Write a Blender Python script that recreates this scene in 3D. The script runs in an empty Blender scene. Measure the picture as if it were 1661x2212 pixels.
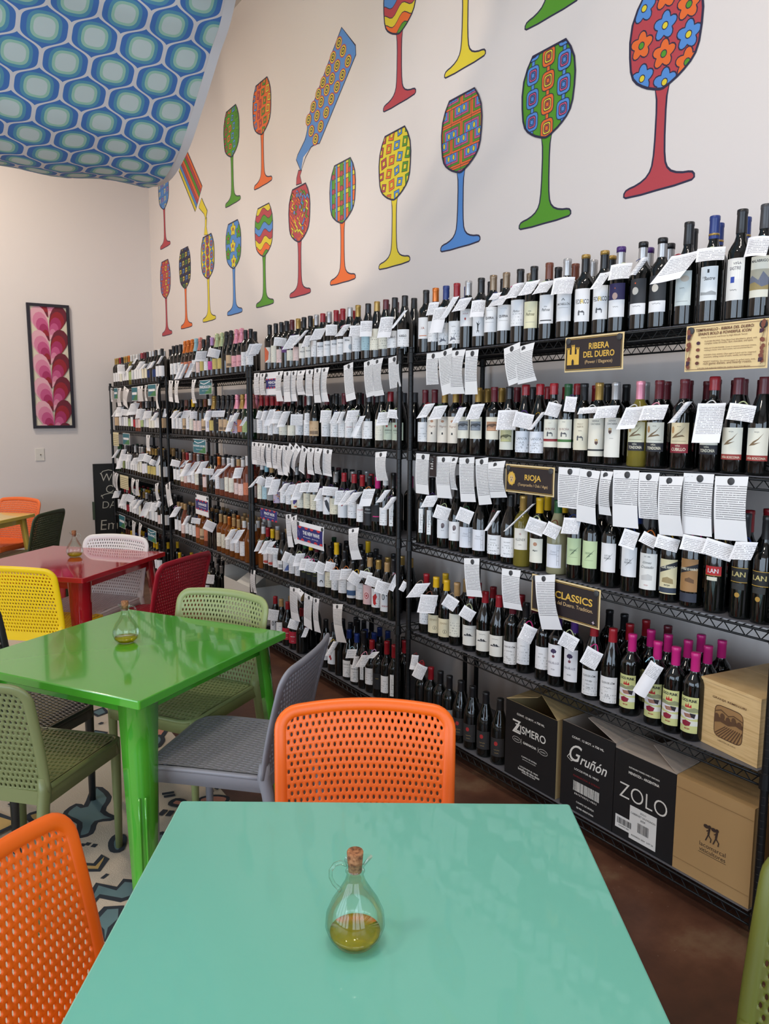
import bpy, math, random
from math import sin, cos, pi, radians as R, sqrt, atan2
from mathutils import Vector as V, Matrix
SC = bpy.context.scene
COL = SC.collection
# ---------------------------------------------------------------- camera
F_PX, CXP, CYP, HC = 1640.0, 830.5, 1106.0, 1.66
YAW, PITCH, ROLL = R(33.85), R(7.27), R(0.3)
FW = V((sin(YAW)*cos(PITCH), cos(YAW)*cos(PITCH), -sin(PITCH)))
_r0 = V((cos(YAW), -sin(YAW), 0)); _u0 = _r0.cross(FW)
RT = _r0*cos(ROLL)+_u0*sin(ROLL); UP = _u0*cos(ROLL)-_r0*sin(ROLL)
CAMP = V((0, 0, HC))
cd = bpy.data.cameras.new('camera'); cam = bpy.data.objects.new('camera', cd); COL.objects.link(cam)
cd.sensor_fit = 'VERTICAL'; cd.sensor_height = 36; cd.lens = F_PX/2212*36; cd.clip_start = .02
m = Matrix.Identity(4)
for i, a in enumerate((RT, UP, -FW)):
    for j in range(3): m[j][i] = a[j]
m.translation = CAMP; cam.matrix_world = m; SC.camera = cam
# ---------------------------------------------------------------- light and exposure
SC.view_settings.view_transform = 'Standard'; SC.view_settings.look = 'None'; SC.view_settings.gamma = 1
SC.view_settings.exposure = 0.0
w = bpy.data.worlds.new('world'); SC.world = w; w.use_nodes = True
w.node_tree.nodes['Background'].inputs[0].default_value = (.6, .75, 1, 1)
w.node_tree.nodes['Background'].inputs[1].default_value = .6
def area(name, loc, target, sx, sy, power, col, spread=None):
    l = bpy.data.lights.new(name, 'AREA'); l.shape = 'RECTANGLE'; l.size = sx; l.size_y = sy
    l.energy = power; l.color = col
    if spread: l.spread = R(spread)
    o = bpy.data.objects.new(name, l); COL.objects.link(o); o.location = loc
    o.rotation_euler = (V(target)-V(loc)).to_track_quat('-Z', 'Y').to_euler()
    return o
COOL = (.64, .81, 1.0); WARM = (1.0, .87, .72); NEUT = (1.0, .93, .86)
for i in range(5):      # tall shop windows in the wall behind and to the left of the photographer
    area('window_daylight', (-4.35, -1.6+i*1.25, 1.55), (2, -1.6+i*1.25, 1.35), 1.0, 2.3, 42, COOL)
for i in range(3):
    area('window_daylight', (-2.6+i*1.5, -3.35, 1.7), (-2.6+i*1.5, 2, 1.5), 1.2, 2.5, 46, COOL)
for x, y, p in ((.2, .6, .9), (-2.2, 1.5, 1), (.2, 7.2, 1.5), (-2.4, 5.6, 1.6)):
    area('ceiling_lamp', (x, y, 4.85), (x, y, 0), .5, .5, 50*p, WARM)
area('ceiling_lamp', (-1.2, 3.6, 4.8), (1.9, 5.2, 3.2), .35, .35, 42, (1.0, .84, .66))
area('ceiling_lamp', (1.0, .6, 4.8), (2.7, 2.0, 1.0), .5, .5, 12, NEUT)
# ---------------------------------------------------------------- helpers
def ray(x, y): return FW + RT*((x-CXP)/F_PX) - UP*((y-CYP)/F_PX)
def onz(x, y, z): r = ray(x, y); return CAMP + r*((z-HC)/r.z)
def onx(x, y, X): r = ray(x, y); return CAMP + r*(X/r.x)
def ony(x, y, Y): r = ray(x, y); return CAMP + r*(Y/r.y)
def lin(c): c /= 255; return c/12.92 if c <= .04045 else ((c+.055)/1.055)**2.4
def rgb(c): return (lin(c[0]), lin(c[1]), lin(c[2]), 1)
MATS = {}
def mat(name, c=(200, 200, 200), rough=.5, metal=0, trans=0, ior=1.5, coat=0, bump=None, emit=None, spec=None, alpha=None):
    if name in MATS: return MATS[name]
    M = bpy.data.materials.new(name); M.use_nodes = True; MATS[name] = M
    b = M.node_tree.nodes['Principled BSDF']
    b.inputs['Base Color'].default_value = rgb(c); b.inputs['Roughness'].default_value = rough
    b.inputs['Metallic'].default_value = metal; b.inputs['Transmission Weight'].default_value = trans
    b.inputs['IOR'].default_value = ior; b.inputs['Coat Weight'].default_value = coat
    if spec is not None: b.inputs['Specular IOR Level'].default_value = spec
    if bump:
        N = M.node_tree.nodes; L = M.node_tree.links
        tc = N.new('ShaderNodeTexCoord'); n = N.new('ShaderNodeTexNoise'); n.inputs['Scale'].default_value = bump[0]; n.inputs['Detail'].default_value = 5
        bp = N.new('ShaderNodeBump'); bp.inputs['Strength'].default_value = bump[1]; bp.inputs['Distance'].default_value = bump[2]
        L.new(tc.outputs['Object'], n.inputs['Vector']); L.new(n.outputs[0], bp.inputs['Height']); L.new(bp.outputs[0], b.inputs['Normal'])
    return M
class NT:
    """small node-expression helper"""
    def __init__(s, M): s.M = M; s.N = M.node_tree.nodes; s.L = M.node_tree.links; s.b = s.N['Principled BSDF']
    def math(s, op, a, b=None, c=None):
        n = s.N.new('ShaderNodeMath'); n.operation = op
        for i, v in enumerate((a, b, c)):
            if v is None: continue
            if isinstance(v, (int, float)): n.inputs[i].default_value = v
            else: s.L.new(v, n.inputs[i])
        return n.outputs[0]
    def coord(s, kind='Object'):
        t = s.N.new('ShaderNodeTexCoord'); x = s.N.new('ShaderNodeSeparateXYZ'); s.L.new(t.outputs[kind], x.inputs[0])
        return t.outputs[kind], x.outputs
    def noise(s, vec, scale, detail=3, rough=.5):
        n = s.N.new('ShaderNodeTexNoise'); n.inputs['Scale'].default_value = scale; n.inputs['Detail'].default_value = detail; n.inputs['Roughness'].default_value = rough
        if vec is not None: s.L.new(vec, n.inputs['Vector'])
        return n.outputs[0]
    def comb(s, x, y, z=0):
        n = s.N.new('ShaderNodeCombineXYZ')
        for i, v in enumerate((x, y, z)):
            if isinstance(v, (int, float)): n.inputs[i].default_value = v
            else: s.L.new(v, n.inputs[i])
        return n.outputs[0]
    def mix(s, f, a, b):
        n = s.N.new('ShaderNodeMix'); n.data_type = 'RGBA'
        if isinstance(f, (int, float)): n.inputs[0].default_value = f
        else: s.L.new(f, n.inputs[0])
        for i, v in ((6, a), (7, b)):
            if isinstance(v, tuple): n.inputs[i].default_value = rgb(v)
            else: s.L.new(v, n.inputs[i])
        return n.outputs[2]
    def ramp(s, f, stops, const=False):
        n = s.N.new('ShaderNodeValToRGB'); s.L.new(f, n.inputs[0]); r = n.color_ramp
        if const: r.interpolation = 'CONSTANT'
        while len(r.elements) < len(stops): r.elements.new(.5)
        for e, (p, c) in zip(r.elements, stops): e.position = p; e.color = rgb(c)
        return n.outputs[0]
class MB:
    def __init__(s): s.v = []; s.f = []; s.m = []; s.uv = []; s.sm = []; s.mats = []; s.has_uv = False
    def mi(s, M):
        if M not in s.mats: s.mats.append(M)
        return s.mats.index(M)
    def add(s, vs, fs, M=None, smooth=False, uvs=None):
        o = len(s.v); s.v += [tuple(v) for v in vs]; k = s.mi(M) if M else 0
        for f in fs:
            s.f.append(tuple(i+o for i in f)); s.m.append(k); s.sm.append(smooth)
            if uvs is not None: s.uv.append([uvs[i] for i in f]); s.has_uv = True
            else: s.uv.append(None)
        return s
    def box(s, a, b, M=None, T=None):
        x0, y0, z0 = a; x1, y1, z1 = b
        vs = [V(p) for p in ((x0,y0,z0),(x1,y0,z0),(x1,y1,z0),(x0,y1,z0),(x0,y0,z1),(x1,y0,z1),(x1,y1,z1),(x0,y1,z1))]
        if T: vs = [T @ p for p in vs]
        return s.add(vs, [(0,3,2,1),(4,5,6,7),(0,1,5,4),(1,2,6,5),(2,3,7,6),(3,0,4,7)], M)
    def lathe(s, prof, n=20, M=None, c=(0,0,0), sx=1, sy=1, smooth=True):
        vs = []; fs = []
        for r, z in prof:
            for k in range(n):
                a = 2*pi*k/n; vs.append((c[0]+r*cos(a)*sx, c[1]+r*sin(a)*sy, c[2]+z))
        for i in range(len(prof)-1):
            for k in range(n):
                k2 = (k+1) % n; fs.append((i*n+k, i*n+k2, (i+1)*n+k2, (i+1)*n+k))
        return s.add(vs, fs, M, smooth)
    def tube(s, pts, r, n=8, M=None, closed=False, smooth=True, flat=1.0, nrm=None):
        pts = [V(p) for p in pts]; N = len(pts); rings = []
        up = None
        for i, p in enumerate(pts):
            a = pts[(i-1) % N] if (closed or i > 0) else p; b = pts[(i+1) % N] if (closed or i < N-1) else p
            t = (b-a).normalized()
            if nrm: u = V(nrm[i]) - t*V(nrm[i]).dot(t); u.normalize()
            else:
                if up is None: up = V((0,0,1)) if abs(t.z) < .9 else V((1,0,0))
                u = up - t*up.dot(t); u.normalize(); up = u
            w_ = t.cross(u); rr = r[i] if isinstance(r, (list, tuple)) else r
            rings.append([p + u*(rr*flat*cos(2*pi*k/n)) + w_*(rr*sin(2*pi*k/n)) for k in range(n)])
        vs = [q for g in rings for q in g]; fs = []
        for i in range(N if closed else N-1):
            j = (i+1) % N
            for k in range(n): k2 = (k+1) % n; fs.append((i*n+k, i*n+k2, j*n+k2, j*n+k))
        if not closed: fs.append(tuple(range(n-1, -1, -1))); fs.append(tuple((N-1)*n+k for k in range(n)))
        return s.add(vs, fs, M, smooth)
    def poly(s, pts, M=None, uvs=None): return s.add(pts, [tuple(range(len(pts)))], M, False, uvs)
    def mesh(s, name):
        me = bpy.data.meshes.new(name); me.from_pydata(s.v, [], s.f)
        for M in s.mats: me.materials.append(M)
        me.polygons.foreach_set('material_index', s.m); me.polygons.foreach_set('use_smooth', s.sm)
        if s.has_uv:
            l = me.uv_layers.new(name='UVMap'); k = 0
            for u, f in zip(s.uv, s.f):
                for i in range(len(f)):
                    if u: l.data[k].uv = u[i]
                    k += 1
        me.update(); return me
    def build(s, name, parent=None, T=None):
        return obj(name, s.mesh(name), parent, T)
def obj(name, me, parent=None, T=None):
    o = bpy.data.objects.new(name, me); COL.objects.link(o)
    if parent: o.parent = parent
    if T is not None: o.matrix_local = T
    return o
def tag(o, label, cat, group=None, kind=None):
    if label: o['label'] = label
    if cat: o['category'] = cat
    if group: o['group'] = group
    if kind: o['kind'] = kind
    return o
def thing(name, label, cat, loc=(0,0,0), rz=0, group=None):
    o = bpy.data.objects.new(name, None); COL.objects.link(o); o.empty_display_size = .05
    o.location = loc; o.rotation_euler = (0, 0, rz)
    return tag(o, label, cat, group)
def struct(o): o['kind'] = 'structure'; return o
def set_mat(o, k, M): o.material_slots[k].link = 'OBJECT'; o.material_slots[k].material = M
_TX = {}
def text2d(s, size=1.0, bold=0.0, shear=0.0, res=4):
    key = (s, bold, shear, res)
    if key not in _TX:
        c = bpy.data.curves.new('t', 'FONT'); c.body = s; c.align_x = 'CENTER'; c.align_y = 'CENTER'; c.resolution_u = res
        c.offset = bold; c.shear = shear; c.fill_mode = 'FRONT'
        o = bpy.data.objects.new('t', c); me = bpy.data.meshes.new_from_object(o)
        _TX[key] = ([(v.co.x, v.co.y) for v in me.vertices], [tuple(p.vertices) for p in me.polygons])
        bpy.data.objects.remove(o); bpy.data.meshes.remove(me); bpy.data.curves.remove(c)
    vs, fs = _TX[key]
    return [(x*size, y*size) for x, y in vs], fs
def text_width(s, bold=0): vs, _ = text2d(s, 1, bold); return max(x for x, y in vs)-min(x for x, y in vs)
def put_text(mb, s, M, fn, width=None, height=None, cx=0, cy=0, bold=0.0, shear=0.0, squash=1.0):
    """fn maps (s,z) on a surface to 3D; fits the string to a width or a cap height"""
    vs, fs = text2d(s, 1, bold, shear)
    if not vs: return
    w0 = max(x for x, y in vs)-min(x for x, y in vs); xm = (max(x for x, y in vs)+min(x for x, y in vs))/2
    ys = [y for x, y in vs]; h0 = max(ys)-min(ys); ym = (max(ys)+min(ys))/2
    kx = width/w0 if width else height/h0*squash; ky = height/h0 if height else kx/squash
    mb.add([fn(cx+(x-xm)*kx, cy+(y-ym)*ky) for x, y in vs], fs, M)
def circle(cx, cy, rx, ry=None, n=16, a0=0): ry = ry or rx; return [(cx+rx*cos(2*pi*k/n+a0), cy+ry*sin(2*pi*k/n+a0)) for k in range(n)]
def clip(poly, cl):
    """Sutherland-Hodgman against a convex counter-clockwise outline"""
    out = list(poly)
    for i in range(len(cl)):
        ax, ay = cl[i]; bx, by = cl[(i+1) % len(cl)]; inp = out; out = []
        if not inp: return []
        f = lambda p: (bx-ax)*(p[1]-ay)-(by-ay)*(p[0]-ax)
        for j in range(len(inp)):
            p, q = inp[j-1], inp[j]; fp, fq = f(p), f(q)
            if (fp >= 0) != (fq >= 0):
                t = fp/(fp-fq); out.append((p[0]+(q[0]-p[0])*t, p[1]+(q[1]-p[1])*t))
            if fq >= 0: out.append(q)
    return out
def ccw(p):
    a = sum(p[i-1][0]*p[i][1]-p[i][0]*p[i-1][1] for i in range(len(p)))
    return p if a > 0 else p[::-1]
class Flat:
    """vector drawing laid on a plane: fn(s,z,depth)->3D, deeper layers come out 0.15 mm each"""
    def __init__(s, fn, outline=None, step=.00015): s.fn = fn; s.cl = ccw(outline) if outline else None; s.mb = MB(); s.d = 0; s.step = step
    def fill(s, p, M, lay=True, noclip=False):
        if lay: s.d += s.step
        p = ccw(p)
        if s.cl and not noclip: p = clip(p, s.cl)
        if len(p) > 2: s.mb.poly([s.fn(x, z, s.d) for x, z in p], M)
    def line(s, p, wd, M, closed=True, noclip=False):
        s.d += s.step; n = len(p)
        nr = []
        for i in range(n):
            a = p[i-1] if (closed or i) else p[i]; b = p[(i+1) % n] if (closed or i < n-1) else p[i]
            dx, dz = b[0]-a[0], b[1]-a[1]; l = sqrt(dx*dx+dz*dz) or 1; nr.append((-dz/l*wd/2, dx/l*wd/2))
        for i in range(n if closed else n-1):
            j = (i+1) % n
            q = [(p[i][0]+nr[i][0], p[i][1]+nr[i][1]), (p[i][0]-nr[i][0], p[i][1]-nr[i][1]), (p[j][0]-nr[j][0], p[j][1]-nr[j][1]), (p[j][0]+nr[j][0], p[j][1]+nr[j][1])]
            s.fill(q, M, False, noclip)
    def shape(s, p, M, wd, ML): s.fill(p, M); s.line(p, wd, ML)
    def text(s, t, M, **k):
        s.d += s.step; d = s.d
        put_text(s.mb, t, M, lambda a, b: s.fn(a, b, d), **k)
# ---------------------------------------------------------------- materials
WALL = mat('wall_paint', (226, 217, 212), .7, bump=(60, .08, .002))
def speckled(name, stops, scale, rough=.5, bump=None, coat=0):
    M = mat(name, rough=rough, coat=coat); t = NT(M); v, _ = t.coord()
    n = t.noise(v, scale, 8, .62); col = t.ramp(n, stops)
    if name == 'stained_concrete':   # pale chips and scuffs in the stain
        a_ = t.math('MULTIPLY', t.math('GREATER_THAN', t.noise(v, 38, 5, .7), .66), t.math('GREATER_THAN', t.noise(v, 3.1, 2), .48)); col = t.mix(t.math('MULTIPLY', a_, .45), col, (150, 128, 108))
    t.L.new(col, t.b.inputs['Base Color'])
    if bump:
        bp = t.N.new('ShaderNodeBump'); bp.inputs['Strength'].default_value = bump; bp.inputs['Distance'].default_value = .003
        t.L.new(t.noise(v, scale*9, 4), bp.inputs['Height']); t.L.new(bp.outputs[0], t.b.inputs['Normal'])
    return M
FLOOR = speckled('stained_concrete', [(.3, (60, 40, 31)), (.46, (84, 53, 40)), (.56, (100, 66, 50)), (.66, (120, 94, 72)), (.75, (78, 54, 41))], 2.2, .42, .15)
BLACK = mat('black_epoxy_wire', (9, 10, 12), .42, spec=.4)
LINER = mat('grey_shelf_liner', (98, 98, 104), .45)
MAGN = mat('magnet_grey', (62, 62, 64), .6)
GLASS_DARK = mat('dark_bottle_glass', (7, 9, 8), .06, coat=.3)
def tinted(name, c, tr=.55): return mat(name, c, .05, trans=tr, ior=1.35)
GL = {'d': GLASS_DARK, 'G': mat('green_bottle_glass', (14, 38, 18), .06, coat=.3), 'h': tinted('straw_bottle_glass', (158, 144, 62)),
      'q': tinted('rose_bottle_glass', (160, 88, 64)), 'a': tinted('amber_bottle_glass', (168, 96, 38)), 'n': mat('brown_bottle_glass', (40, 24, 14), .07, coat=.3), 'p': tinted('pale_bottle_glass', (196, 190, 150))}
CAPC = dict(k=(24,24,27), g=(172,138,72), r=(150,22,34), m=(92,22,34), o=(206,112,40), b=(28,52,120), s=(178,176,176), t=(140,120,98), n=(112,58,38),
            y=(222,176,24), w=(218,216,214), p=(196,34,118), l=(72,40,110), v=(26,84,44), e=(186,196,150), c=(140,186,200), a=(204,128,118), K=(62,62,66), x=(176,140,92), i=(226,150,170), j=(196,150,200), A=(178,176,176), L=(178,176,176), D=(24,24,27), E=(28,52,120))
CAPN = dict(k='black', g='gold', r='red', m='maroon', o='orange', b='blue', s='silver', t='taupe', n='brown', y='yellow', w='white', p='magenta', l='purple', v='green',
            e='pale green', c='pale blue', a='rose-gold', K='charcoal', x='tan', i='pink', j='lilac', A='silver-and-black', L='silver-and-purple', D='black-and-gold', E='blue-and-gold')
def capm(c): return mat('capsule_'+CAPN[c].replace(' ', '_').replace('-', '_'), CAPC[c], .3 if c in 'gstoaAL' else .38, metal=.45 if c in 'gstoaeiAL' else .0, coat=.15)
INK = mat('black_ink', (30, 30, 34), .6); PAPER_W = mat('white_paper', (238, 236, 236), .75)
def paper(name, base, line=.0062, ink=(70, 70, 76), margin=.10, density=.62, head=.16, words=420):
    """paper printed with small lines of type; UVs are metres from the top-left corner, third of them scaled by size"""
    if name in MATS: return MATS[name]
    M = mat(name, base, .7); t = NT(M); v, c = t.coord('UV')
    oi = t.N.new('ShaderNodeObjectInfo'); rnd = oi.outputs['Random']
    fr = t.math('FRACT', t.math('DIVIDE', c[1], line)); row = t.math('FLOOR', t.math('DIVIDE', c[1], line))
    band = t.math('LESS_THAN', t.math('ABSOLUTE', t.math('SUBTRACT', fr, .5)), .2)
    wn = t.noise(t.comb(t.math('MULTIPLY', c[0], words), t.math('MULTIPLY', row, 7.31), t.math('MULTIPLY', rnd, 50)), 1, 1)
    word = t.math('GREATER_THAN', wn, 1-density)
    top = t.math('GREATER_THAN', c[1], head*.1+.006)
    f = t.math('MULTIPLY', t.math('MULTIPLY', band, word), top)
    side = t.math('GREATER_THAN', c[0], .006)
    f = t.math('MULTIPLY', f, side)
    # text fades out towards the foot of the card at a length of its own
    end = t.math('LESS_THAN', c[1], t.math('ADD', t.math('MULTIPLY', rnd, .05), margin))
    f = t.math('MULTIPLY', f, end)
    t.L.new(t.mix(t.math('MULTIPLY', f, .72), base, ink), t.b.inputs['Base Color'])
    return M
CARD = paper('printed_card', (240, 238, 238), .0068, (60, 60, 66), .12, .66, .2, 330)
TAGP = paper('printed_tag', (238, 236, 238), .0052, (84, 84, 92), .05, .60, .02, 400)
LABM = {}
def labm(c, plain=False):
    key = '%d_%d_%d' % c
    if plain: return mat('bottle_label_plain_'+key, c, .6)
    return paper('bottle_label_paper_'+key, c, .0125, tuple(int(k*.6) for k in c), .085, .42, .3, 240)
# ---------------------------------------------------------------- the room
XW, YB, ZC = 2.72, 8.80, 5.0
XL, YF = -4.6, -3.6
mb = MB(); mb.box((XL-.2, YF-.2, -.1), (XW+.2, YB+.2, 0), FLOOR); struct(mb.build('floor'))
mb = MB(); mb.box((XL-.2, YF-.2, ZC), (XW+.2, YB+.2, ZC+.1), mat('ceiling_paint', (214, 208, 202), .8)); struct(mb.build('ceiling'))
mb = MB(); mb.box((XW, YF, 0), (XW+.15, YB+.15, ZC), WALL); struct(mb.build('wall_right'))
mb = MB(); mb.box((XL, YB, 0), (XW, YB+.15, ZC), WALL); struct(mb.build('wall_back'))
mb = MB(); mb.box((XL-.15, YF, 0), (XL, YB+.15, ZC), WALL); struct(mb.build('wall_left'))
mb = MB(); mb.box((XL-.15, YF-.15, 0), (XW+.15, YF, ZC), WALL); struct(mb.build('wall_front'))
# ---------------------------------------------------------------- wire racks
SZ = [1.955, 1.482, 1.027, .572, .103]
XF, XBK = 2.2, 2.66
UNITS = [('nearest', 1.178, 3.055), ('second-nearest', 3.15, 4.955), ('third', 5.0, 6.78), ('farthest', 6.99, 8.71), ('out-of-frame', -.74, 1.085)]
SHN = ['top', 'second', 'third', 'fourth', 'bottom']
def post_mesh():
    mb = MB(); pr = [(0, 0), (.016, 0), (.018, .012), (.0125, .03)]; z = .05
    while z < 1.98:
        pr += [(.0127, z), (.0127, z+.0232), (.0121, z+.0238), (.0121, z+.0250)]; z += .0254
    pr += [(.0127, z), (.014, z+.002), (.014, z+.008), (0, z+.009)]
    mb.lathe(pr, 14, BLACK, smooth=False); return mb.mesh('post')
POSTM = post_mesh()
def shelf_meshes(wd):
    dp = XBK-XF; mb = MB(); r = .0032
    def zig(a, b, h):
        a, b = V(a), V(b); n = max(2, round((b-a).length/.05)); pts = []
        for i in range(n*2+1): p = a.lerp(b, i/(n*2)); pts.append(p+V((0, 0, -h if i % 2 else 0)))
        mb.tube(pts, .0024, 5, BLACK, smooth=False)
    for x in (0, dp):
        mb.tube([(x, .01, -.004), (x, wd-.01, -.004)], .0042, 6, BLACK); mb.tube([(x, .01, -.034), (x, wd-.01, -.034)], .0038, 6, BLACK); zig((x, .02, -.004), (x, wd-.02, -.004), .03)
    for y in (0, wd):
        mb.tube([(.01, y, -.004), (dp-.01, y, -.004)], .0042, 6, BLACK); mb.tube([(.01, y, -.034), (dp-.01, y, -.034)], .0038, 6, BLACK); zig((.02, y, -.004), (dp-.02, y, -.004), .03)
    n = int(wd/.026)
    for i in range(1, n): y = wd*i/n; mb.tube([(0, y, 0), (dp, y, 0)], .0020, 4, BLACK, smooth=False)
    for x in (.13, .25, .37): mb.tube([(x, 0, -.006), (x, wd, -.006)], .0032, 5, BLACK)
    for x in (0, dp):
        for y in (0, wd): mb.lathe([(.0130, .012), (.0165, .010), (.0185, -.038), (.013, -.040)], 14, BLACK, (x, y, 0), smooth=False)
    l = MB(); l.box((.008, .03, .0022), (dp-.01, wd-.03, .0042), LINER)
    return mb.mesh('shelf'), l.mesh('shelf_liner')
for ui, (un, y0, y1) in enumerate(UNITS):
    lab = {0: 'black wire rack nearest the camera, wooden crate on its fourth shelf', 1: 'black wire rack second from the camera, behind the grey chair', 2: 'black wire rack third from the camera, holding rose wines',
           3: 'black wire rack farthest away, beside the chalkboard', 4: 'black wire rack at the right edge holding a plain dark carton'}[ui]
    t = thing('wire_rack', lab, 'rack', (XF, y0, 0), 0, 'wire racks along the mural wall')
    sm, lm = shelf_meshes(y1-y0)
    for x in (0, XBK-XF):
        for y in (0, y1-y0): obj('post', POSTM, t, Matrix.Translation((x, y, 0)))
    for z in SZ:
        s = obj('shelf', sm, t, Matrix.Translation((0, 0, z-.004))); obj('shelf_liner', lm, s)['label'] = 'grey plastic shelf liner'
# ---------------------------------------------------------------- bottles
PROF = {
 'B': [(0, .003), (.030, .001), (.0362, .003), (.0375, .008), (.0375, .186), (.0362, .199), (.030, .214), (.020, .226), (.0152, .238), (.0145, .25), (.0140, .287), (.0150, .289), (.0150, .298), (.0, .2985)],
 'U': [(0, .003), (.030, .001), (.0395, .003), (.0410, .009), (.0410, .155), (.0390, .172), (.0320, .198), (.0240, .222), (.0175, .243), (.0152, .256), (.0142, .287), (.0152, .289), (.0152, .296), (.0, .2965)],
 'C': [(0, .003), (.034, .001), (.0430, .004), (.0445, .012), (.0445, .15), (.0420, .17), (.0340, .202), (.0245, .232), (.0175, .26), (.0152, .28), (.0150, .30), (.0, .3)],
 'T': [(0, .003), (.029, .001), (.0340, .003), (.0350, .008), (.0350, .20), (.0335, .212), (.027, .226), (.019, .240), (.0150, .254), (.0142, .29), (.0140, .32), (.0152, .322), (.0152, .330), (.0, .3305)]}
CAPP = {
 'B': [(.0150, .236), (.0155, .238), (.0150, .285), (.0160, .287), (.0160, .299), (.0145, .301), (.0, .3012)],
 'U': [(.0165, .246), (.0168, .248), (.0155, .284), (.0162, .287), (.0162, .297), (.0150, .299), (.0, .2992)],
 'C': [(.0290, .218), (.0292, .220), (.0205, .252), (.0172, .275), (.0170, .288), (.0195, .292), (.0195, .299), (.0165, .303), (.0178, .312), (.0165, .320), (.010, .3235), (.0, .324)],
 'T': [(.0158, .262), (.0160, .264), (.0152, .318), (.0162, .320), (.0162, .331), (.0148, .333), (.0, .3332)],
 'W': [(.0165, .262), (.0170, .266), (.0160, .282), (.0172, .290), (.0172, .302), (.0150, .306), (.0, .3065)]}
BODY = {}; CAPS = {}
for k, p in PROF.items():
    for n in (24, 12): mb = MB(); mb.lathe(p, n, GLASS_DARK); BODY[k, n] = mb.mesh('glass_body')
for k, p in CAPP.items():
    for n in (20, 10): mb = MB(); mb.lathe(p, n, BLACK); CAPS[k, n] = mb.mesh('capsule')
def rgbmat(c, rough=.6): return mat('print_%d_%d_%d' % c, c, rough)
K_ = (34, 34, 38); GR = (120, 120, 122); GO = (190, 150, 60); RD = (168, 40, 44)
def T(s, z, w=None, h=None, c=K_, b=0.0, sh=0.0, x=0): return ('t', s, z, w, h, c, b, sh, x)
def Rr(x0, x1, z0, z1, c): return ('r', x0, x1, z0, z1, c)
def El(x, z, rx, rz, c): return ('e', x, z, rx, rz, c)
def Pl(pts, c): return ('p', pts, c)
WH = (236, 235, 236); CR = (228, 220, 196); CR2 = (232, 228, 212); GRN = (196, 214, 166)
def tree(): return [Pl([(-.002, .075), (.002, .075), (.003, .095), (.011, .108), (.002, .100), (.004, .116), (-.001, .103), (-.009, .112), (-.003, .096)], K_), Pl([(-.012, .070), (0, .076), (.012, .068), (.004, .072), (.006, .062), (0, .071), (-.006, .062), (-.004, .073)], (90, 86, 86))]
def house(z=.075): return [Pl([(-.012, z), (-.012, z+.014), (-.008, z+.020), (-.004, z+.014), (.006, z+.017), (.012, z+.011), (.012, z), (.009, z), (.009, z+.009), (-.006, z+.011), (-.006, z)], (86, 86, 90))]
def mount(z=.078): return [Pl([(-.026, z), (-.018, z+.007), (-.012, z+.004), (-.004, z+.014), (.002, z+.008), (.008, z+.012), (.016, z+.003), (.026, z)], K_), Pl([(-.012, z+.002), (-.006, z+.007), (-.002, z+.003), (.004, z+.006), (.008, z+.002)], (150, 150, 150))]
def land(z0, z1, c): return [Rr(-.026, .026, z0, z1, c), Pl([(-.026, z0+.012), (-.012, z0+.022), (.004, z0+.016), (.016, z0+.024), (.026, z0+.018), (.026, z0+.026), (.010, z0+.032), (-.01, z0+.03), (-.026, z0+.024)], tuple(int(k*.55) for k in c)), Pl([(-.02, z0+.004), (.02, z0+.004), (.012, z0+.010), (-.016, z0+.010)], tuple(min(255, int(k*1.2)) for k in c))]
def crest(x, z): return [Pl([(x-.006, z+.008), (x+.006, z+.008), (x+.006, z), (x, z-.007), (x-.006, z)], (120, 84, 60)), Pl([(x-.006, z+.010), (x-.007, z+.016), (x-.003, z+.012), (x, z+.018), (x+.003, z+.012), (x+.007, z+.016), (x+.006, z+.010)], GO), El(x, z+.001, .003, .004, (60, 50, 60))]
def tond(t, bandc, lc=CR2, n=1):
    it = [T('RIOJA', .145, .013, None, (110, 90, 70)), Pl([(-.026, .106), (-.010, .120), (.004, .128), (.020, .146), (.006, .126), (-.008, .114), (.012, .118), (.020, .112), (.010, .112), (-.006, .109)], (128, 104, 74)), El(-.022, .134, .006, .012, (188, 146, 96)), Rr(-.024, .024, .0965, .0975, (120, 110, 90))]
    it += [Rr(-.034, .034, .058, .088, bandc), T('VIÑA', .082, .017, None, CR, .01, 0, -.002), T(t, .070, .048, .0105, CR, .02, 0, 0)]
    return dict(c=lc, z=(.058, .158), it=it, w=64)
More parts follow.
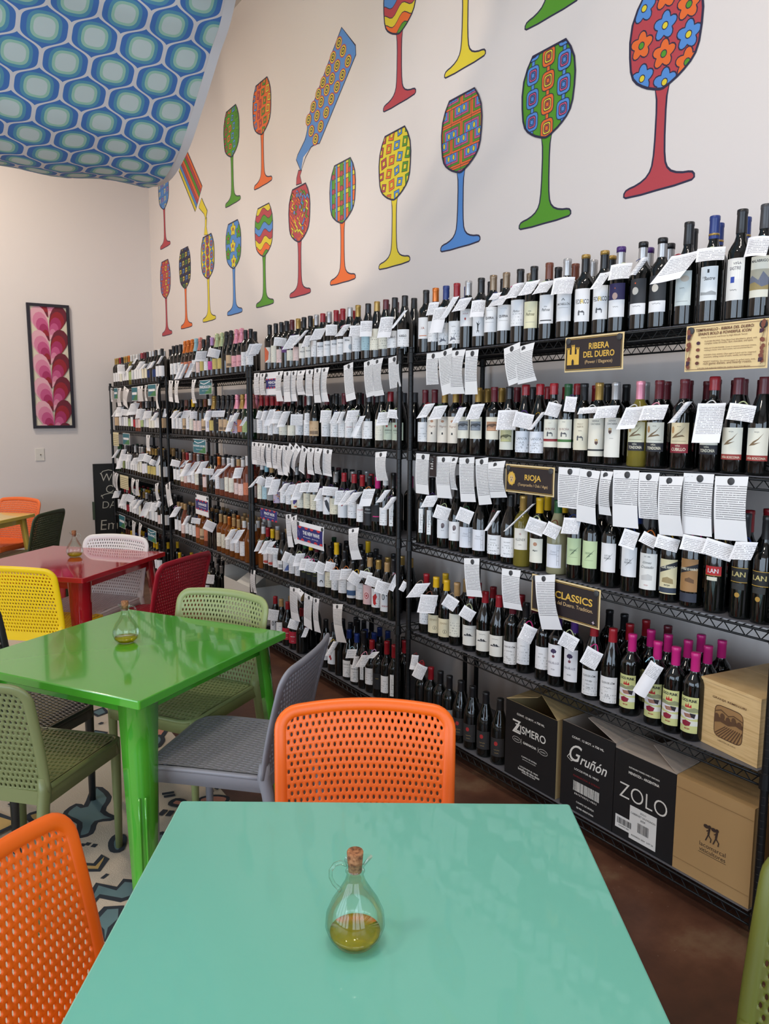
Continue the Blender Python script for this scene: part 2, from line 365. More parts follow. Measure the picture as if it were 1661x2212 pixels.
LAB = {
 'w': dict(c=WH, z=(.05, .145), it=[T('~', .115, .02)]), 'W': dict(c=WH, z=(.04, .15), it=[T('~~', .12, .022)]),
 'c': dict(c=CR, z=(.05, .145), it=[T('~', .115, .02)]), 'C': dict(c=CR2, z=(.045, .155), it=[]),
 's': dict(c=WH, z=(.045, .105), it=[]), 'S': dict(c=CR2, z=(.045, .11), it=[]),
 'g': dict(c=(150, 150, 150), z=(.05, .14), it=[]), 'b': dict(c=(176, 206, 214), z=(.05, .14), it=[]), 'k': dict(c=(30, 30, 34), z=(.05, .14), it=[T('~', .11, .02, c=(200, 170, 90))]),
 'r': dict(c=(176, 40, 52), z=(.045, .12), it=[T('~~~', .09, .03, c=(240, 230, 230))]), 'o': dict(c=(206, 122, 90), z=(.05, .14), it=[]), 'y': dict(c=(206, 186, 110), z=(.05, .13), it=[]),
 'i': dict(c=(232, 168, 176), z=(.05, .13), it=[T('sensi', .085, .034, None, RD, 0, .4)]), 'P': dict(c=(232, 206, 200), z=(.04, .125), it=[]), 'm': dict(c=(206, 84, 160), z=(.05, .115), it=[]),
 'G': dict(c=(168, 186, 128), z=(.05, .13), it=[]), 'T': dict(c=(206, 176, 140), z=(.05, .14), it=[Rr(-.03, .03, .06, .08, (120, 100, 80))]), 'n': None,
 'za': dict(c=WH, z=(.07, .17), it=[T('ZA', .12, .02, c=(150, 70, 50), b=.02), Rr(-.02, .02, .082, .086, (206, 130, 90))]),
 'wave': dict(c=WH, z=(.03, .13), it=[Pl([(-.02, .04), (-.01, .06), (0, .055), (.01, .085), (.004, .06), (.014, .045), (0, .048)], (110, 112, 122)), T('~', .105, .02)]),
 'agua': dict(c=WH, z=(.10, .175), it=[T('AGUA', .155, .026, None, (150, 40, 40)), El(0, .132, .004, .006, (160, 60, 50))]),
 'tree': dict(c=WH, z=(.05, .14), it=tree()),
 'quera': dict(c=WH, z=(.06, .165), it=[T('QUERA', .118, .040, .012, K_, .03), T('~', .150, .03, c=(150, 160, 170)), Rr(-.02, .02, .10, .101, GR)]),
 'ped1': dict(c=WH, z=(.07, .175), it=[T('Pesus', .13, .032, None, K_, 0, .5)]),
 'ped2': dict(c=(232, 226, 190), z=(.055, .160), it=[T('Viña', .122, .012, None, K_, 0, .4), T('Pedrosa', .110, .038, .012, (90, 80, 40), .01, .5), Rr(-.02, .02, .078, .079, GR)]),
 'ped3': dict(c=WH, z=(.065, .175), it=[T('Viña', .130, .012, None, K_, 0, .4), T('Pedrosa', .118, .034, .011, K_, .01, .5), Rr(-.024, .024, .075, .079, K_)]),
 'mata': dict(c=WH, z=(.065, .18), it=[T('MATABELLÓN', .130, .050, .011, K_, .01), Pl([(-.008, .142), (0, .152), (.008, .142), (.004, .142), (0, .147), (-.004, .142)], GR), Rr(-.02, .02, .115, .116, GR)]),
 'fede': dict(c=WH, z=(.055, .175), it=[T('FEDE', .128, .026, .016, K_, .01, 0, -.013), T('R', .128, None, .016, (226, 196, 90), .02, 0, .004), T('ICO', .128, .020, .016, K_, .01, 0, .018)]+house(.078)),
 'moonp': dict(c=(44, 36, 84), z=(.055, .172), it=[Rr(-.04, .04, .055, .115, WH), El(-.004, .128, .010, .012, (190, 160, 150)), T('~', .09, .02), El(-.004, .155, .002, .002, (210, 110, 60))]),
 'moong': dict(c=(46, 48, 52), z=(.055, .175), it=[Rr(-.04, .04, .055, .092, WH), El(-.006, .134, .012, .013, (206, 200, 190)), T('~~', .082, .03), El(-.006, .160, .0025, .003, (210, 90, 50))]),
 'pale': dict(c=(206, 214, 212), z=(.065, .175), it=[El(.008, .150, .014, .010, (200, 190, 176)), T('~', .12, .016), Rr(-.02, .02, .078, .079, GR)]),
 'sast1': dict(c=(230, 234, 236), z=(.07, .175), it=[T('Viña', .142, .014, None, GR, 0, .4, -.012), T('Sastre', .138, .034, .011, K_, .01, .3, .004), Rr(-.003, .003, .155, .166, K_), Pl([(-.026, .088), (.026, .086), (.026, .094), (.012, .100), (-.004, .095), (-.026, .098)], (160, 164, 166))]),
 'sast2': dict(c=(228, 226, 222), z=(.06, .185), it=[Rr(-.008, .026, .122, .178, (238, 236, 228)), T('VIÑA', .170, .024, .009, (90, 84, 96), .01, 0, .008), T('SASTRE', .155, .034, .010, (90, 84, 96), .01, 0, .002), Rr(-.010, .002, .112, .130, (40, 70, 160)), T('~', .09, .02)]),
 'mala': dict(c=(226, 222, 206), z=(.06, .18), it=[T('MALABRIGO', .166, .050, .008, K_, .02), Rr(-.04, .04, .082, .142, (176, 170, 150)), Pl([(-.04, .11), (-.02, .125), (0, .11), (.012, .135), (.03, .115), (.04, .12), (.04, .085), (-.04, .085)], (112, 116, 132)), Pl([(-.04, .1), (-.01, .105), (.01, .09), (.04, .1), (.04, .082), (-.04, .082)], (160, 140, 90))]),
 'magro': dict(c=(230, 220, 206), z=(.05, .172), it=[T('Magro', .125, .036, None, (140, 84, 60), 0, .5), Pl([(-.004, .088), (.004, .088), (.003, .098), (-.003, .098)], K_), El(0, .15, .008, .006, (180, 130, 100))]),
 'landg': dict(c=CR2, z=(.075, .172), it=land(.112, .152, (132, 138, 146))), 'landb': dict(c=CR2, z=(.075, .172), it=land(.112, .152, (178, 134, 104))),
 'lando': dict(c=CR2, z=(.035, .140), it=land(.068, .118, (176, 172, 118))+[T('VALLE SAN', .132, .026)]),
 'lanza': dict(c=(234, 236, 242), z=(.028, .115), it=[T('LANZA', .085, .046, .010, (84, 86, 92)), T('~', .066, .026), T('~', .05, .01)]),
 'pecr': dict(c=CR2, z=(.055, .165), it=[T('S. DE P', .150, .012, c=(160, 120, 80)), T('DE PECIÑA', .128, .042, .010, (120, 30, 30)), Rr(-.032, .032, .078, .088, (150, 44, 48))]+house(.098)),
 'pecg': dict(c=CR2, z=(.055, .165), it=[T('DE PECIÑA', .128, .042, .010, (120, 30, 30)), Rr(-.032, .032, .078, .088, (70, 120, 60)), T('RIOJA', .155, .012)]+house(.098)),
 'huerta': dict(c=CR, z=(.05, .168), it=[T('FINCA Y', .148, .022, .006, (120, 90, 50)), T('HUERTA', .138, .024, .007, (120, 90, 50)), T('~', .122, .014)]+house(.086)),
 'sierra1': dict(c=(232, 226, 210), z=(.03, .170), it=[T('SIERRA', .160, .026, .007, K_), T('CANTABRIA', .149, .036, .007, K_), Rr(-.034, .034, .050, .056, K_)]+crest(.006, .078)),
 'sierra2': dict(c=(234, 230, 220), z=(.03, .172), it=[T('SIERRA', .162, .026, .007, K_), T('CANTABRIA', .151, .036, .007, K_), T('CRIANZA', .098, .014, None)]+crest(-.006, .120)),
 'ton1': tond('TONDONIA', (34, 34, 42), (226, 222, 190)), 'ton2': tond('TONDONIA', (34, 34, 42)), 'cub': tond('CUBILLO', (132, 30, 44), (226, 212, 176)),
 'ton3': tond('TONDONIA', (34, 34, 42), CR2), 'bos': dict(c=CR2, z=(.045, .145), it=[T('RIOJA', .132, .014), Pl([(-.024, .09), (-.010, .104), (.004, .112), (.020, .130), (.006, .110), (-.008, .098), (.012, .102), (-.006, .093)], (128, 104, 74)), Rr(-.036, .036, .045, .062, (150, 50, 44)), T('VIÑA BOSCONIA', .0535, .058, .009, CR, .01)]),
 'slim': dict(c=(236, 236, 236), z=(.055, .175), it=[Rr(-.0008, .0008, .09, .15, GR), T('~', .07, .01)], w=24),
 'cameo': dict(c=WH, z=(.05, .14), it=[El(0, .112, .009, .012, (120, 106, 108)), El(-.002, .104, .006, .006, (90, 76, 80)), T('PAGO', .088, .014)]),
 'tinto': dict(c=(228, 228, 234), z=(.03, .125), it=[T('Tinto', .095, .024, None, (140, 140, 150), 0, .5), T('Cosecha', .085, .030, None, (140, 140, 150), 0, .5), Rr(.016, .017, .04, .12, GR), Rr(.024, .025, .04, .12, GR), Rr(.016, .025, .078, .079, GR), Rr(.016, .025, .10, .101, GR), Rr(.016, .025, .058, .059, GR)]),
 'nav': dict(c=WH, z=(.03, .115), it=[T('NAVARRA', .095, .030, None, K_), T('~', .08, .024), T('~', .045, .03)]),
 'allen': dict(c=(232, 226, 214), z=(.075, .165), it=[T('ALLENDE', .118, .044, .010, (70, 66, 60)), T('*', .142, None, .010, RD), T('~', .095, .014)]),
 'remi': dict(c=CR2, z=(.035, .135), it=[El(0, .112, .009, .008, (190, 140, 110)), T('Magro', .085, .022, None, K_, .02, .4)]),
 'green': dict(c=GRN, z=(.06, .165), it=[T('SIERRA', .118, .030, .008, (90, 110, 80)), T('sur', .106, .014, None, (70, 90, 60), 0, .5), Pl([(-.014, .094), (.0, .112), (.022, .132), (.004, .110)], (90, 110, 80)), Rr(-.018, .018, .090, .0908, (110, 130, 100))]),
 'luis': dict(c=(232, 230, 230), z=(.06, .168), it=[T('LUIS de', .122, .022, .007, K_), T('RIERRA', .112, .026, .007, K_, 0, .3), Pl([(-.010, .098), (.002, .112), (.022, .134), (.004, .110)], GR)]),
 'gomez': dict(c=(230, 228, 222), z=(.03, .158), it=[T('Gómez', .126, .034, None, K_, .005, .5), T('Cruzado', .110, .046, None, K_, .005, .5), Pl([(-.02, .062), (.02, .064), (.02, .080), (.006, .086), (-.02, .078)], (200, 198, 194)), T('RIOJA', .045, .014, None, RD), T('EST. 1886', .147, .022)]),
 'haro1': dict(c=(222, 210, 168), z=(.03, .15), it=[Pl([(-.034, .100), (.034, .128), (.034, .146), (-.034, .118)], (30, 34, 46)), T('L.DE HARO', .123, .05, .010, CR, .03, 0, 0), Rr(-.034, .034, .034, .052, (50, 60, 76)), Pl([(-.02, .07), (.02, .066), (.018, .082), (0, .09), (-.018, .084)], (160, 140, 96)), T('RIOJA', .060, .02, c=K_, b=.02)]),
 'haro2': dict(c=(160, 118, 72), z=(.055, .165), it=[Pl([(-.036, .112), (.036, .136), (.036, .152), (-.036, .128)], (24, 26, 34)), T('LÓPEZ D HARO', .132, .06, .010, CR, .03), Pl([(-.01, .09), (.02, .084), (.02, .096), (.004, .104), (-.01, .098)], (104, 74, 46)), Rr(-.036, .036, .02, .05, (46, 50, 64))]),
 'lanr': dict(c=(188, 34, 38), z=(.125, .155), it=[T('LAN', .14, .034, .014, WH, .02), Rr(-.034, .034, .124, .1255, GO), Rr(-.02, .014, .108, .120, CR)], w=56),
 'lank': dict(c=(22, 22, 20), z=(.118, .165), it=[Rr(-.034, .034, .118, .120, GO), Rr(-.034, .034, .163, .165, GO), T('LAN', .144, .044, .016, (200, 184, 120), .02), Rr(-.02, .02, .095, .115, (44, 44, 42)), El(0, .078, .008, .008, (170, 130, 50))], w=60),
 'zis': dict(c=(226, 214, 180), z=(.025, .115), it=[T('ZISMERO', .092, .040, .009, (150, 120, 70)), El(.008, .052, .010, .010, (90, 80, 60)), El(.008, .052, .0085, .0085, (226, 214, 180)), T('i', .052, None, .012, K_, .03, 0, .008)]),
 'mount': dict(c=(232, 228, 218), z=(.03, .125), it=mount(.075)+[T('~', .108, .03)]),
 'aguil': dict(c=(236, 234, 236), z=(.045, .175), it=[Pl([(-.012, .142), (-.013, .150), (-.004, .158), (.006, .157), (.013, .149), (.010, .142), (.002, .140), (0, .133), (-.002, .140)], (62, 48, 82)), El(0, .127, .006, .006, (130, 70, 80)), T('EGUÍLUZ', .100, .050, .010, (84, 74, 100), .005), T('RIOJA', .072, .016)], w=64),
 'lom': dict(c=(232, 230, 228), z=(.02, .12), it=[T('CLOS DE LÔM', .098, .052, .009, K_, .02), T('~', .078, .03), T('~', .045, .02)], w=64),
 'loco': dict(c=(206, 208, 140), z=(.03, .155), it=[T('LOCO PUNK', .142, .058, .010, K_, .05), Pl([(-.012, .118), (-.008, .132), (-.004, .122), (0, .134), (.004, .122), (.010, .130), (.012, .118)], (190, 40, 40)), Pl([(-.036, .112), (-.02, .118), (0, .112), (.02, .12), (.036, .114), (.036, .104), (-.036, .10)], (146, 150, 112)),
     Pl([(-.036, .100), (-.02, .104), (.036, .098), (.036, .082), (.01, .078), (-.036, .086)], (226, 222, 224)), Pl([(-.016, .096), (.004, .098), (.022, .092), (.014, .084), (-.008, .084)], (160, 110, 90)), Pl([(.006, .1), (.026, .098), (.022, .082), (.012, .086)], (40, 30, 36)), Pl([(-.036, .076), (.036, .072), (.036, .056), (-.036, .054)], (226, 226, 214)), Pl([(-.018, .056), (-.020, .068), (-.006, .074), (.012, .068), (.008, .056), (-.006, .052)], (140, 26, 50)), T('RIOJA', .044, .018, None, RD, .02)], w=66),
 'dark': dict(c=(40, 38, 38), z=(.04, .125), it=[El(-.004, .100, .009, .010, (170, 40, 40)), T('~~', .070, .026, c=(180, 150, 90)), T('~', .056, .02, c=(180, 150, 90))]),
 'helev': dict(c=(232, 228, 220), z=(.05, .14), it=[El(0, .120, .006, .007, K_), T('HELEVA', .09, .040, None, K_, .01)]), 'rozas': dict(c=WH, z=(.045, .13), it=[T('ROZAS', .108, .032, None, K_, .03), Rr(-.02, .006, .085, .086, GR)]),
 'belo': dict(c=WH, z=(.045, .13), it=[T('BELGORDO', .105, .052, None, K_, .03)]), 'xure': dict(c=WH, z=(.045, .13), it=[T('XURELO', .098, .040, .011, K_, .03)]),
 'pena': dict(c=WH, z=(.05, .135), it=[T('PEÑA', .118, .030, None, K_, .03), El(.02, .08, .012, .016, (170, 180, 190))]), 'purp': dict(c=(112, 70, 130), z=(.10, .17), it=[T('~', .13, .03, c=WH)]), 'orw': dict(c=(230, 222, 210), z=(.05, .15), it=[Pl([(-.03, .05), (0, .07), (.004, .12), (-.02, .15), (-.035, .15)], (214, 100, 60))]),
 'sacra': dict(c=WH, z=(.05, .14), it=[T('SACRA', .11, .034, None, RD)]), 'leafg': dict(c=(190, 200, 180), z=(.05, .14), it=[El(-.008, .122, .006, .007, RD), T('ARREROS', .10, .044, None, (80, 84, 60), .01), T('~', .085, .03)]),
 'grape': dict(c=(222, 214, 196), z=(.03, .14), it=[Pl([(-.01, .13), (.014, .138), (.016, .115), (0, .11)], (60, 120, 50)), El(0, .09, .014, .024, (60, 44, 110)), El(-.006, .07, .008, .012, (70, 54, 130)), El(.004, .045, .012, .005, (210, 110, 50))]),
 'bird': dict(c=WH, z=(.04, .145), it=[Pl([(-.014, .122), (.0, .130), (.012, .11), (.02, .06), (.014, .055), (0, .08), (-.010, .10)], (50, 54, 62)), Pl([(-.014, .124), (-.022, .120), (-.014, .119)], K_)]),
 'redm': dict(c=WH, z=(.04, .15), it=[Pl([(-.02, .12), (-.016, .14), (-.012, .14), (-.016, .12)], RD), Pl([(-.006, .112), (.010, .124), (.012, .118), (-.002, .106)], RD)]), 'reds': dict(c=WH, z=(.04, .14), it=[T('rudez', .11, .044, None, RD, 0, .5)]),
 'alto': dict(c=(28, 28, 30), z=(.03, .17), it=[T('Alto', .12, .03, c=(190, 190, 190)), T('Moncayo', .10, .04, c=(190, 190, 190))]), 'magk': dict(c=(30, 30, 34), z=(.06, .15), it=[Rr(-.02, .02, .085, .09, (200, 40, 120))]),
 'vitro': dict(c=WH, z=(.05, .11), it=[Rr(-.02+i*.004, -.018+i*.004, .06, .085, K_) for i in range(10)]), 'bluew': dict(c=(220, 224, 232), z=(.05, .13), it=[Pl([(-.02, .055), (0, .09), (.014, .10), (.02, .06)], (90, 110, 170))]),
 'yelk': dict(c=(20, 20, 22), z=(.05, .15), it=[T('xoxe', .125, .03, None, (214, 214, 60), .01, .4), T('~~', .105, .03, c=(190, 190, 60)), T('~~', .09, .03, c=(190, 190, 60))]),
 'arc': dict(c=WH, z=(.04, .14), it=[T('~~~', .115, .03, c=RD), El(0, .07, .010, .012, K_), El(0, .067, .006, .009, WH), Rr(-.012, .012, .055, .065, WH)]), 'bluest': dict(c=WH, z=(.04, .135), it=[Rr(-.036, .036, .055, .085, (60, 90, 130))]),
 'blot': dict(c=WH, z=(.04, .145), it=[Pl([(-.016, .06), (-.02, .10), (0, .12), (.008, .10), (0, .08), (.004, .06), (-.008, .052)], (190, 36, 40))]), 'swirl': dict(c=(228, 190, 190), z=(.04, .15), it=[El(-.006, .09, .014, .018, (170, 50, 60)), El(-.006, .09, .010, .014, (228, 190, 190)), El(-.006, .09, .005, .007, (170, 50, 60))]),
 'dog': dict(c=WH, z=(.035, .15), it=[El(-.010, .115, .010, .016, K_), El(.010, .125, .004, .005, K_), El(-.010, .115, .007, .012, (200, 200, 200)), T('BOBOA', .065, .036, None, RD, .02)]), 'redb': dict(c=(186, 30, 52), z=(.045, .125), it=[T('mártores', .092, .034, None, WH, .02, .2), Rr(-.01, .01, .06, .061, WH)]),
 'wr': dict(c=WH, z=(.05, .14), it=[El(-.01, .10, .008, .014, (160, 40, 44)), El(-.004, .085, .006, .010, (160, 40, 44))]), 'pw': dict(c=(228, 214, 210), z=(.05, .15), it=[El(0, .065, .03, .010, (190, 70, 60))]), 'ring': dict(c=(40, 62, 116), z=(.05, .12), it=[]),
 'purb': dict(c=(236, 232, 240), z=(.04, .14), it=[Rr(-.012, -.004, .07, .12, (50, 50, 120)), Rr(.004, .012, .07, .12, (50, 50, 120))]), 'colr': dict(c=(196, 180, 200), z=(.04, .14), it=[El((i*37 % 50-25)*.001, .05+(i*23 % 80)*.001, .004, .005, [(190, 80, 70), (80, 100, 180), (200, 160, 80)][i % 3]) for i in range(14)]),
}
LMESH = {}
def label_mesh(key, shape):
    if (key, shape) in LMESH: return LMESH[key, shape]
    d = LAB[key]; Rb = {'B': .0375, 'U': .041, 'C': .0445, 'T': .035}[shape]+.0004
    z0, z1 = d['z']; hw = d.get('w', 62)*.001/2*Rb/.0375; mb = MB()
    fn = lambda s, z, dd=0: (-(Rb+dd)*cos(s/Rb), -(Rb+dd)*sin(s/Rb), z)
    def patch(x0, x1, a, b, M, dd, uv=False):
        n = max(1, int((x1-x0)/.006)); vs = []; us = []
        for i in range(n+1):
            s = x0+(x1-x0)*i/n; vs += [fn(s, a, dd), fn(s, b, dd)]; us += [(s-x0, b-a), (s-x0, 0)]
        mb.add(vs, [(2*i, 2*i+2, 2*i+3, 2*i+1) for i in range(n)], M, True, us if uv else None)
    patch(-hw, hw, z0, z1, labm(d['c'], len([q for q in d['it'] if q[0] != 't' or set(q[1]) != {'~'}]) > 1), 0, True); dd = 0
    for it in d['it']:
        dd += .00008
        if it[0] == 'r': patch(max(it[1], -hw), min(it[2], hw), it[3], it[4], rgbmat(it[5]), dd)
        elif it[0] in 'ep':
            p, M = (circle(it[1], it[2], it[3], it[4], 14), rgbmat(it[5])) if it[0] == 'e' else (ccw(it[1]), rgbmat(it[2]))
            x = max(-hw, min(q[0] for q in p)); xe = min(hw, max(q[0] for q in p))
            while x < xe-1e-6:       # follow the curve of the glass in narrow strips
                x2 = min(xe, x+.005); c_ = clip(p, [(x, 0), (x2, 0), (x2, .4), (x, .4)])
                if len(c_) > 2: mb.poly([fn(a, b, dd) for a, b in c_], M)
                x = x2
        else:
            _, s, z, w_, h, c, b, sh, x = it
            if set(s) == {'~'}:   # a line of small illegible script
                n = 14; w_ = w_ or .02
                pts = [fn(x-w_/2+w_*i/n, z+.0016*sin(i*2.3)+.001*cos(i*5.1), dd) for i in range(n+1)]; vs = []
                for p in pts: vs += [p, (p[0], p[1], p[2]+.0012)]
                mb.add(vs, [(2*i, 2*i+2, 2*i+3, 2*i+1) for i in range(n)], rgbmat(c))
            else: put_text(mb, s, rgbmat(c), lambda a, q, e=dd: fn(a, q, e), w_, h, x, z, b, sh)
    LMESH[key, shape] = mb.mesh('bottle_label'); return LMESH[key, shape]
ORD = ['first', 'second', 'third', 'fourth', 'fifth', 'sixth', 'seventh', 'eighth', 'ninth', 'tenth', 'eleventh', 'twelfth', 'thirteenth', 'fourteenth', 'fifteenth', 'sixteenth', 'seventeenth', 'eighteenth', 'nineteenth', 'twentieth']
def ordn(i): return ORD[i] if i < 20 else ('twenty-'+ORD[i-20] if i < 29 else 'thirtieth')
# rows: position in the photo of each capsule, capsule colour, bottle shape, glass colour, label
ROWS = {
 (0,0): "922kBd:za 934oBd:w 961bBd:wave 990rBd:wave 1014sBd:agua 1042kBd:tree 1069tBd:quera 1096tBd:quera 1128kBd:ped1 1156kBd:ped2 1190nBd:ped3 1229sBd:mata 1268DBd:fede 1308DBd:fede 1345LBd:moonp 1395ABd:moong 1431ABd:moong 1490kTd:pale 1546ETd:sast1 1606kTd:sast2 1656KTd:mala",
 (0,1): "911mBd:w 936mBd:magro 960gBd:magro 987gBd:magro 1008kBd:landg 1036gBd:landg 1070mBd:landb 1103kUd:lando 1137rUd:lanza 1172rUd:lanza 1200rBd:pecr 1231vBd:pecg 1265kBd:huerta 1295gBd:sierra1 1332sBd:sierra2 1388iBh:ton1 1425mBd:ton2 1483mBd:cub 1548rBd:ton3 1600mUd:bos 1648mUd:bos",
 (0,2): "914kTd:slim 934kTd:slim 962kUd:cameo 988kUd:cameo 1012kUd:tinto 1042mUd:tinto 1076kUd:nav 1106kUd:nav 1132gBh:allen 1169yBd:remi 1206vUp:tinto 1251kBd:green 1286kBd:green 1325kBd:luis 1371bBd:luis 1416kUd:gomez 1455kBd:haro1 1505kBd:haro2 1556rTd:lanr 1616KTd:lank 1657kTd:lank",
 (0,3): "926rBd:w 942yUd:zis 964yUd:zis 988xBd:C 1019rUd:mount 1050rUd:mount 1080rUd:mount 1112mBd:lom 1137kBd:W 1180kBd:w 1209lBd:aguil 1243lBd:aguil 1284rUd:lom 1325rUd:lom 1369pBd:loco 1430pBd:loco 1464pBd:loco 1499pBd:loco",
 (0,4): "896rBd:n 908rBd:n 925kBd:n 948kBd:g 989kUd:dark 1022kUd:dark 1051kUd:dark 1081kUd:dark",
 (1,0): "584kBd:orw 597kBd:C 610kBd:P 621kBd:purp 632mBd:S 645gBd:P 658kBd:helev 672kBd:helev 689sBd:w 702rUd:belo 712sBd:rozas 723rBd:rozas 738rBd:rozas 756sUd:pena 776gBd:w 796kUd:b 822gUd:C 844mUd:C 867kUd:xure 903kUd:xure",
 (1,1): "567rBd:w 578rBd:w 590rBd:W 601rBd:w 616mUd:S 634kUd:S 650kBd:w 669sBd:w 683kUd:T 707mBd:w 728kBd:w 745mBd:w 761kBd:sacra 777kBd:sacra 799KUd:w 829KUd:C 844rUd:leafg 861kUd:leafg",
 (1,2): "563wUd:C 576cBd:b 589xBd:g 602kBd:colr 616kBd:w 629kBd:w 642sUd:grape 655kBd:C 669mBd:c 683kBd:c 697kUd:w 712kUd:bird 727sBd:c 743rUd:redm 765rUd:w 785rBd:reds 800kBd:alto 817pBd:magk 837wTd:w 852kTd:slim",
 (1,3): "549wUa:n 564rBd:pw 576yBd:pw 588xBd:w 601kUd:vitro 615kUd:bluew 629kUd:w 642kUd:w 655vBd:yelk 668yBd:yelk 681mBd:yelk 697kUd:arc 715kBd:c 730yTd:w 746kUd:w 764kUd:bluest 783kUd:w 801xUd:swirl 819gUd:blot 838xUd:dog 850kTd:n",
 (1,4): "596rUd:dog 609xUd:w 622rUd:redb 637kUd:redb 653rUd:n 705kUd:wr 722kUd:wr 738kTd:n 754bUd:lom 774bUd:lom 787kTd:slim 803rUd:w 822kBd:k 837rTd:w 854rTd:slim",
}
SEQ = {  # far racks: capsule+shape+glass+label in order along the shelf
 (2,0): "kBd:w kBd:w oCn:o oCn:o oCn:o cCd:w aCd:P kBd:y kCd:w jBd:m eCd:y eCd:y kCd:n kCd:T iCd:i iCd:i kBd:w kBd:w",
 (2,1): "kBd:w kBd:w nUn:T kBd:w yBd:C KBd:P nBd:T wUd:purb gCn:y kCd:k kCd:T kCd:y iCd:colr gCd:o iCG:G aCG:w",
 (2,2): "kUd:w nBq:C rBq:P sBq:w nBq:w sBq:C kBd:k nUq:P kUd:n oBq:w sBq:g wBq:C wBq:C xUq:P wUq:P wTq:o rBq:P",
 (2,3): "xUd:w xUq:P kUd:w kUd:w rUa:o xBa:T sBq:o kBd:n xBa:C xBa:C oBa:w xBa:w wUa:W sUa:n wUa:n",
 (2,4): "yBd:w kBd:n sBd:n bBd:n KBd:n kBd:n yBd:w sBd:w kBd:n",
 (3,0): "gBd:w rBd:w kBd:C gBd:w gBd:w oBd:w wBh:G wBd:w wUd:w sBd:w rUd:w mBd:c kUd:c wUd:ring sUd:n kUd:ring wUd:w kBd:w",
 (3,1): "kBd:T kBd:w sBd:w kBd:w sBd:G kBd:w wBd:r nBq:P kBd:G sBd:w kBd:w kUd:C kBd:w kBd:w kBd:T",
 (3,2): "vBG:w kBd:w sBd:G kBd:w kBd:w wBd:w kBd:w sBd:C kBd:purb xBd:w xBd:y gBd:y kBd:w xBd:C kBd:w",
 (3,3): "kBd:w rBd:w sBd:w rBd:r vBd:w wBd:w yBd:w kBd:C gBd:r sBd:w kBd:w kBd:w sBd:w kBd:P kBd:w kBd:w",
 (3,4): "kBh:G nBG:w yBd:w bBd:w nBd:w sBd:G kBd:C yBd:w kBd:w",
}
BOT = []     # (u, s, row, idx, x, y, cap, shape, glass, label)
FRONT = {}
rnd = random.Random(7)
def parse(tk):
    i = 0
    while tk[i].isdigit() or tk[i] == '.': i += 1
    px = float(tk[:i]) if i else None
    return px, tk[i], tk[i+1], tk[i+2], tk.split(':')[1]
RADB = {'B': .0375, 'U': .041, 'C': .0445, 'T': .035}
for u in range(4):
    for s in range(5):
        row = []
        if (u, s) in ROWS:
            for tk in ROWS[u, s].split():
                px, c, sh, g, l = parse(tk)
                # horizontal position only: walk the column of the picture at capsule height
                X = XF+.06; z = SZ[s]+.29
                a, b = UNITS[u][1], UNITS[u][2]
                lo, hi = -1.0, 12.0
                for _ in range(40):
                    md = (lo+hi)/2; d = V((X, md, z-HC)); q = CXP+F_PX*d.dot(RT)/d.dot(FW)
                    if q > px: lo = md
                    else: hi = md
                row.append([lo, c, sh, g, l])
        else:
            tk = SEQ[u, s].split(); a, b = UNITS[u][1]+.06, UNITS[u][2]-.06
            k = {(2, 4): .5, (3, 4): .85}.get((u, s), 1.0); n = int((b-a)*k/.0835)
            for i in range(n):
                _, c, sh, g, l = parse(tk[int(i*len(tk)/n)]); row.append([b-(b-a)*k*(i/(n-1)), c, sh, g, l])
        row.sort(key=lambda r: -r[0])
        a, b = UNITS[u][1]+.045, UNITS[u][2]-.045
        # relax so that neighbours do not cut into each other
        for _ in range(500):
            for i in range(len(row)-1):
                need = RADB[row[i][2]]+RADB[row[i+1][2]]+.001; gap = row[i][0]-row[i+1][0]
                if gap < need: dlt = (need-gap)/2; row[i][0] += dlt; row[i+1][0] -= dlt
            if row[0][0] > b: row[0][0] = b
            if row[-1][0] < a: row[-1][0] = a
        FRONT[u, s] = [r[0] for r in row]
        for i, (y, c, sh, g, l) in enumerate(row): BOT.append((u, s, 0, i, XF+.052+RADB[sh]-.0375+rnd.uniform(0, .006), y, c, sh, g, l))
        # the row behind
        j = 0
        back = []
        for i in range(len(row)-1):
            y = (row[i][0]+row[i+1][0])/2; src = row[i] if rnd.random() < .6 else row[i+1]
            if (u, s) == (0, 3) and y < 2.1: continue
            if (u, s) == (0, 4): continue
            if back and back[-1][0]-y < .083: continue
            if rnd.random() < .06: continue
            back.append((y,)+tuple(src[1:]))
        for j, (y, c, sh, g, l) in enumerate(back): BOT.append((u, s, 1, j, XF+.146+rnd.uniform(0, .004), y, c, sh, g, l))
        if s and u < 4 and (u, s) != (0, 3):
            for j, (y, c, sh, g, l) in enumerate(back):
                if j % 7 != 3 and y-.02 > a: BOT.append((u, s, 3, j, XF+.238, y-.012, c, sh, g, l))
